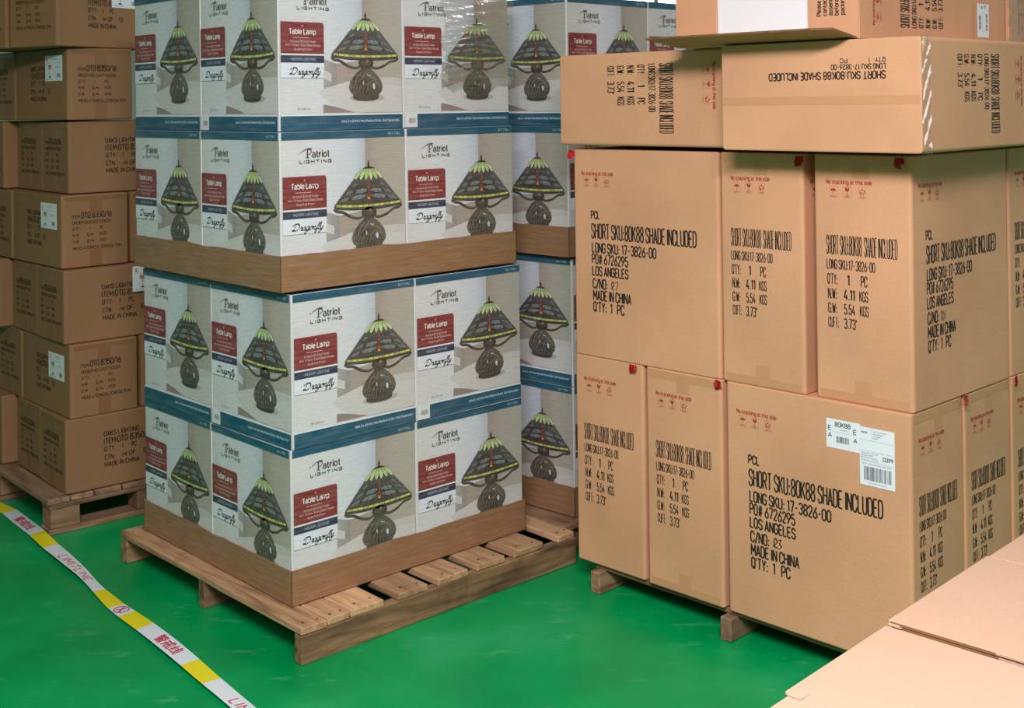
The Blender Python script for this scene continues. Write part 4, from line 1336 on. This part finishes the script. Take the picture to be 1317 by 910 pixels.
def tape_pt(sd, c, e=0.0):
    """c runs -0.5 (left edge seen from the aisle end) .. 0.5 along the width"""
    p, d = tape_at(sd)
    n = Vector((-d.y, d.x, 0))
    k = math.exp(-((sd - (cum[4] + .10)) / .16) ** 2)           # pinched and tilted stretch
    roll = .10 * math.sin(sd * 5)
    w = TWID * (1 - .30 * k)
    z = .004 + .004 * (1 + math.sin(sd * 6.0))
    u = c * w
    z += abs(math.sin(roll)) * w * .5 + u * math.sin(roll) * -1 + .0005 * math.cos(c * math.pi)
    q_ = p + n * u * math.cos(roll) * 1.0
    return Vector((q_.x, q_.y, max(.0015, z) + e))


q = Mesh()
nc = 6
for (s0, k0), (s1, _) in zip(bw[:-1], bw[1:]):
    ns = max(2, int((s1 - s0) / .02)); base = len(q.v); sl = q.slot(TAPE_W if k0 == 'w' else TAPE_Y)
    for i in range(ns + 1):
        for j in range(nc + 1):
            q.v.append(tuple(tape_pt(s0 + (s1 - s0) * i / ns, j / nc - .5))); q.c.append((1, 1, 1, 1))
    for i in range(ns):
        for j in range(nc):
            a = base + i * (nc + 1) + j
            q.f.append((a, a + 1, a + nc + 2, a + nc + 1)); q.m.append(sl)
MT = Mesh(); MT.v, MT.f, MT.m, MT.c, MT.mats = q.v, q.f, q.m, q.c, q.mats
sh = Sheet()


def tape_text(sd, width, cap, txt):
    sh.text(sd, (-cap / 2 - .06 * cap) * TWID, txt, cap * TWID, 'r', 1, width, wt=.0036, gap=.22)


tape_text(cum[1] + .10, .17, .50, '警戒线')
tape_text(cum[3] + .13, .27, .62, 'LIMITLINE')
tape_text(cum[8] + .10, .145, .50, '警戒线')
tape_text(cum[10] + .135, .24, .58, 'LIMITLINE')
sc = (cum[6] + cum[7]) / 2
for k in range(20):
    a0, a1 = 2 * math.pi * k / 20, 2 * math.pi * (k + 1) / 20
    def pt(a, r): return (sc + r * .026 * math.cos(a), r * .42 * TWID * math.sin(a))
    sh.poly([pt(a0, .9), pt(a1, .9), pt(a1, 1.06), pt(a0, 1.06)], 'r', 1)
tw = TWID
sh.poly([(sc - .020, .26 * tw), (sc - .017, .30 * tw), (sc + .020, -.26 * tw), (sc + .017, -.30 * tw)], 'r', 1)
sh.ellipse(sc - .002, .24 * tw, .004, .06 * tw, 'r', 1, 0, 8)
sh.poly([(sc - .004, .16 * tw), (sc + .004, .16 * tw), (sc + .003, -.02 * tw), (sc - .003, -.02 * tw)], 'r', 1)
sh.poly([(sc - .004, .0), (sc + .002, .0), (sc + .012, -.26 * tw), (sc + .008, -.28 * tw)], 'r', 1); sh.poly([(sc - .002, .0), (sc + .004, .0), (sc - .008, -.28 * tw), (sc - .012, -.26 * tw)], 'r', 1)
MT.sheet(sh, lambda x, y, e: tape_pt(x, y / TWID, .0008 + e), lambda k: TAPE_R)
o = add('barrier_tape', MT.build('barrier_tape', smooth=True))
tag(o, 'white and yellow barrier tape with red lettering running across the green floor', 'tape')
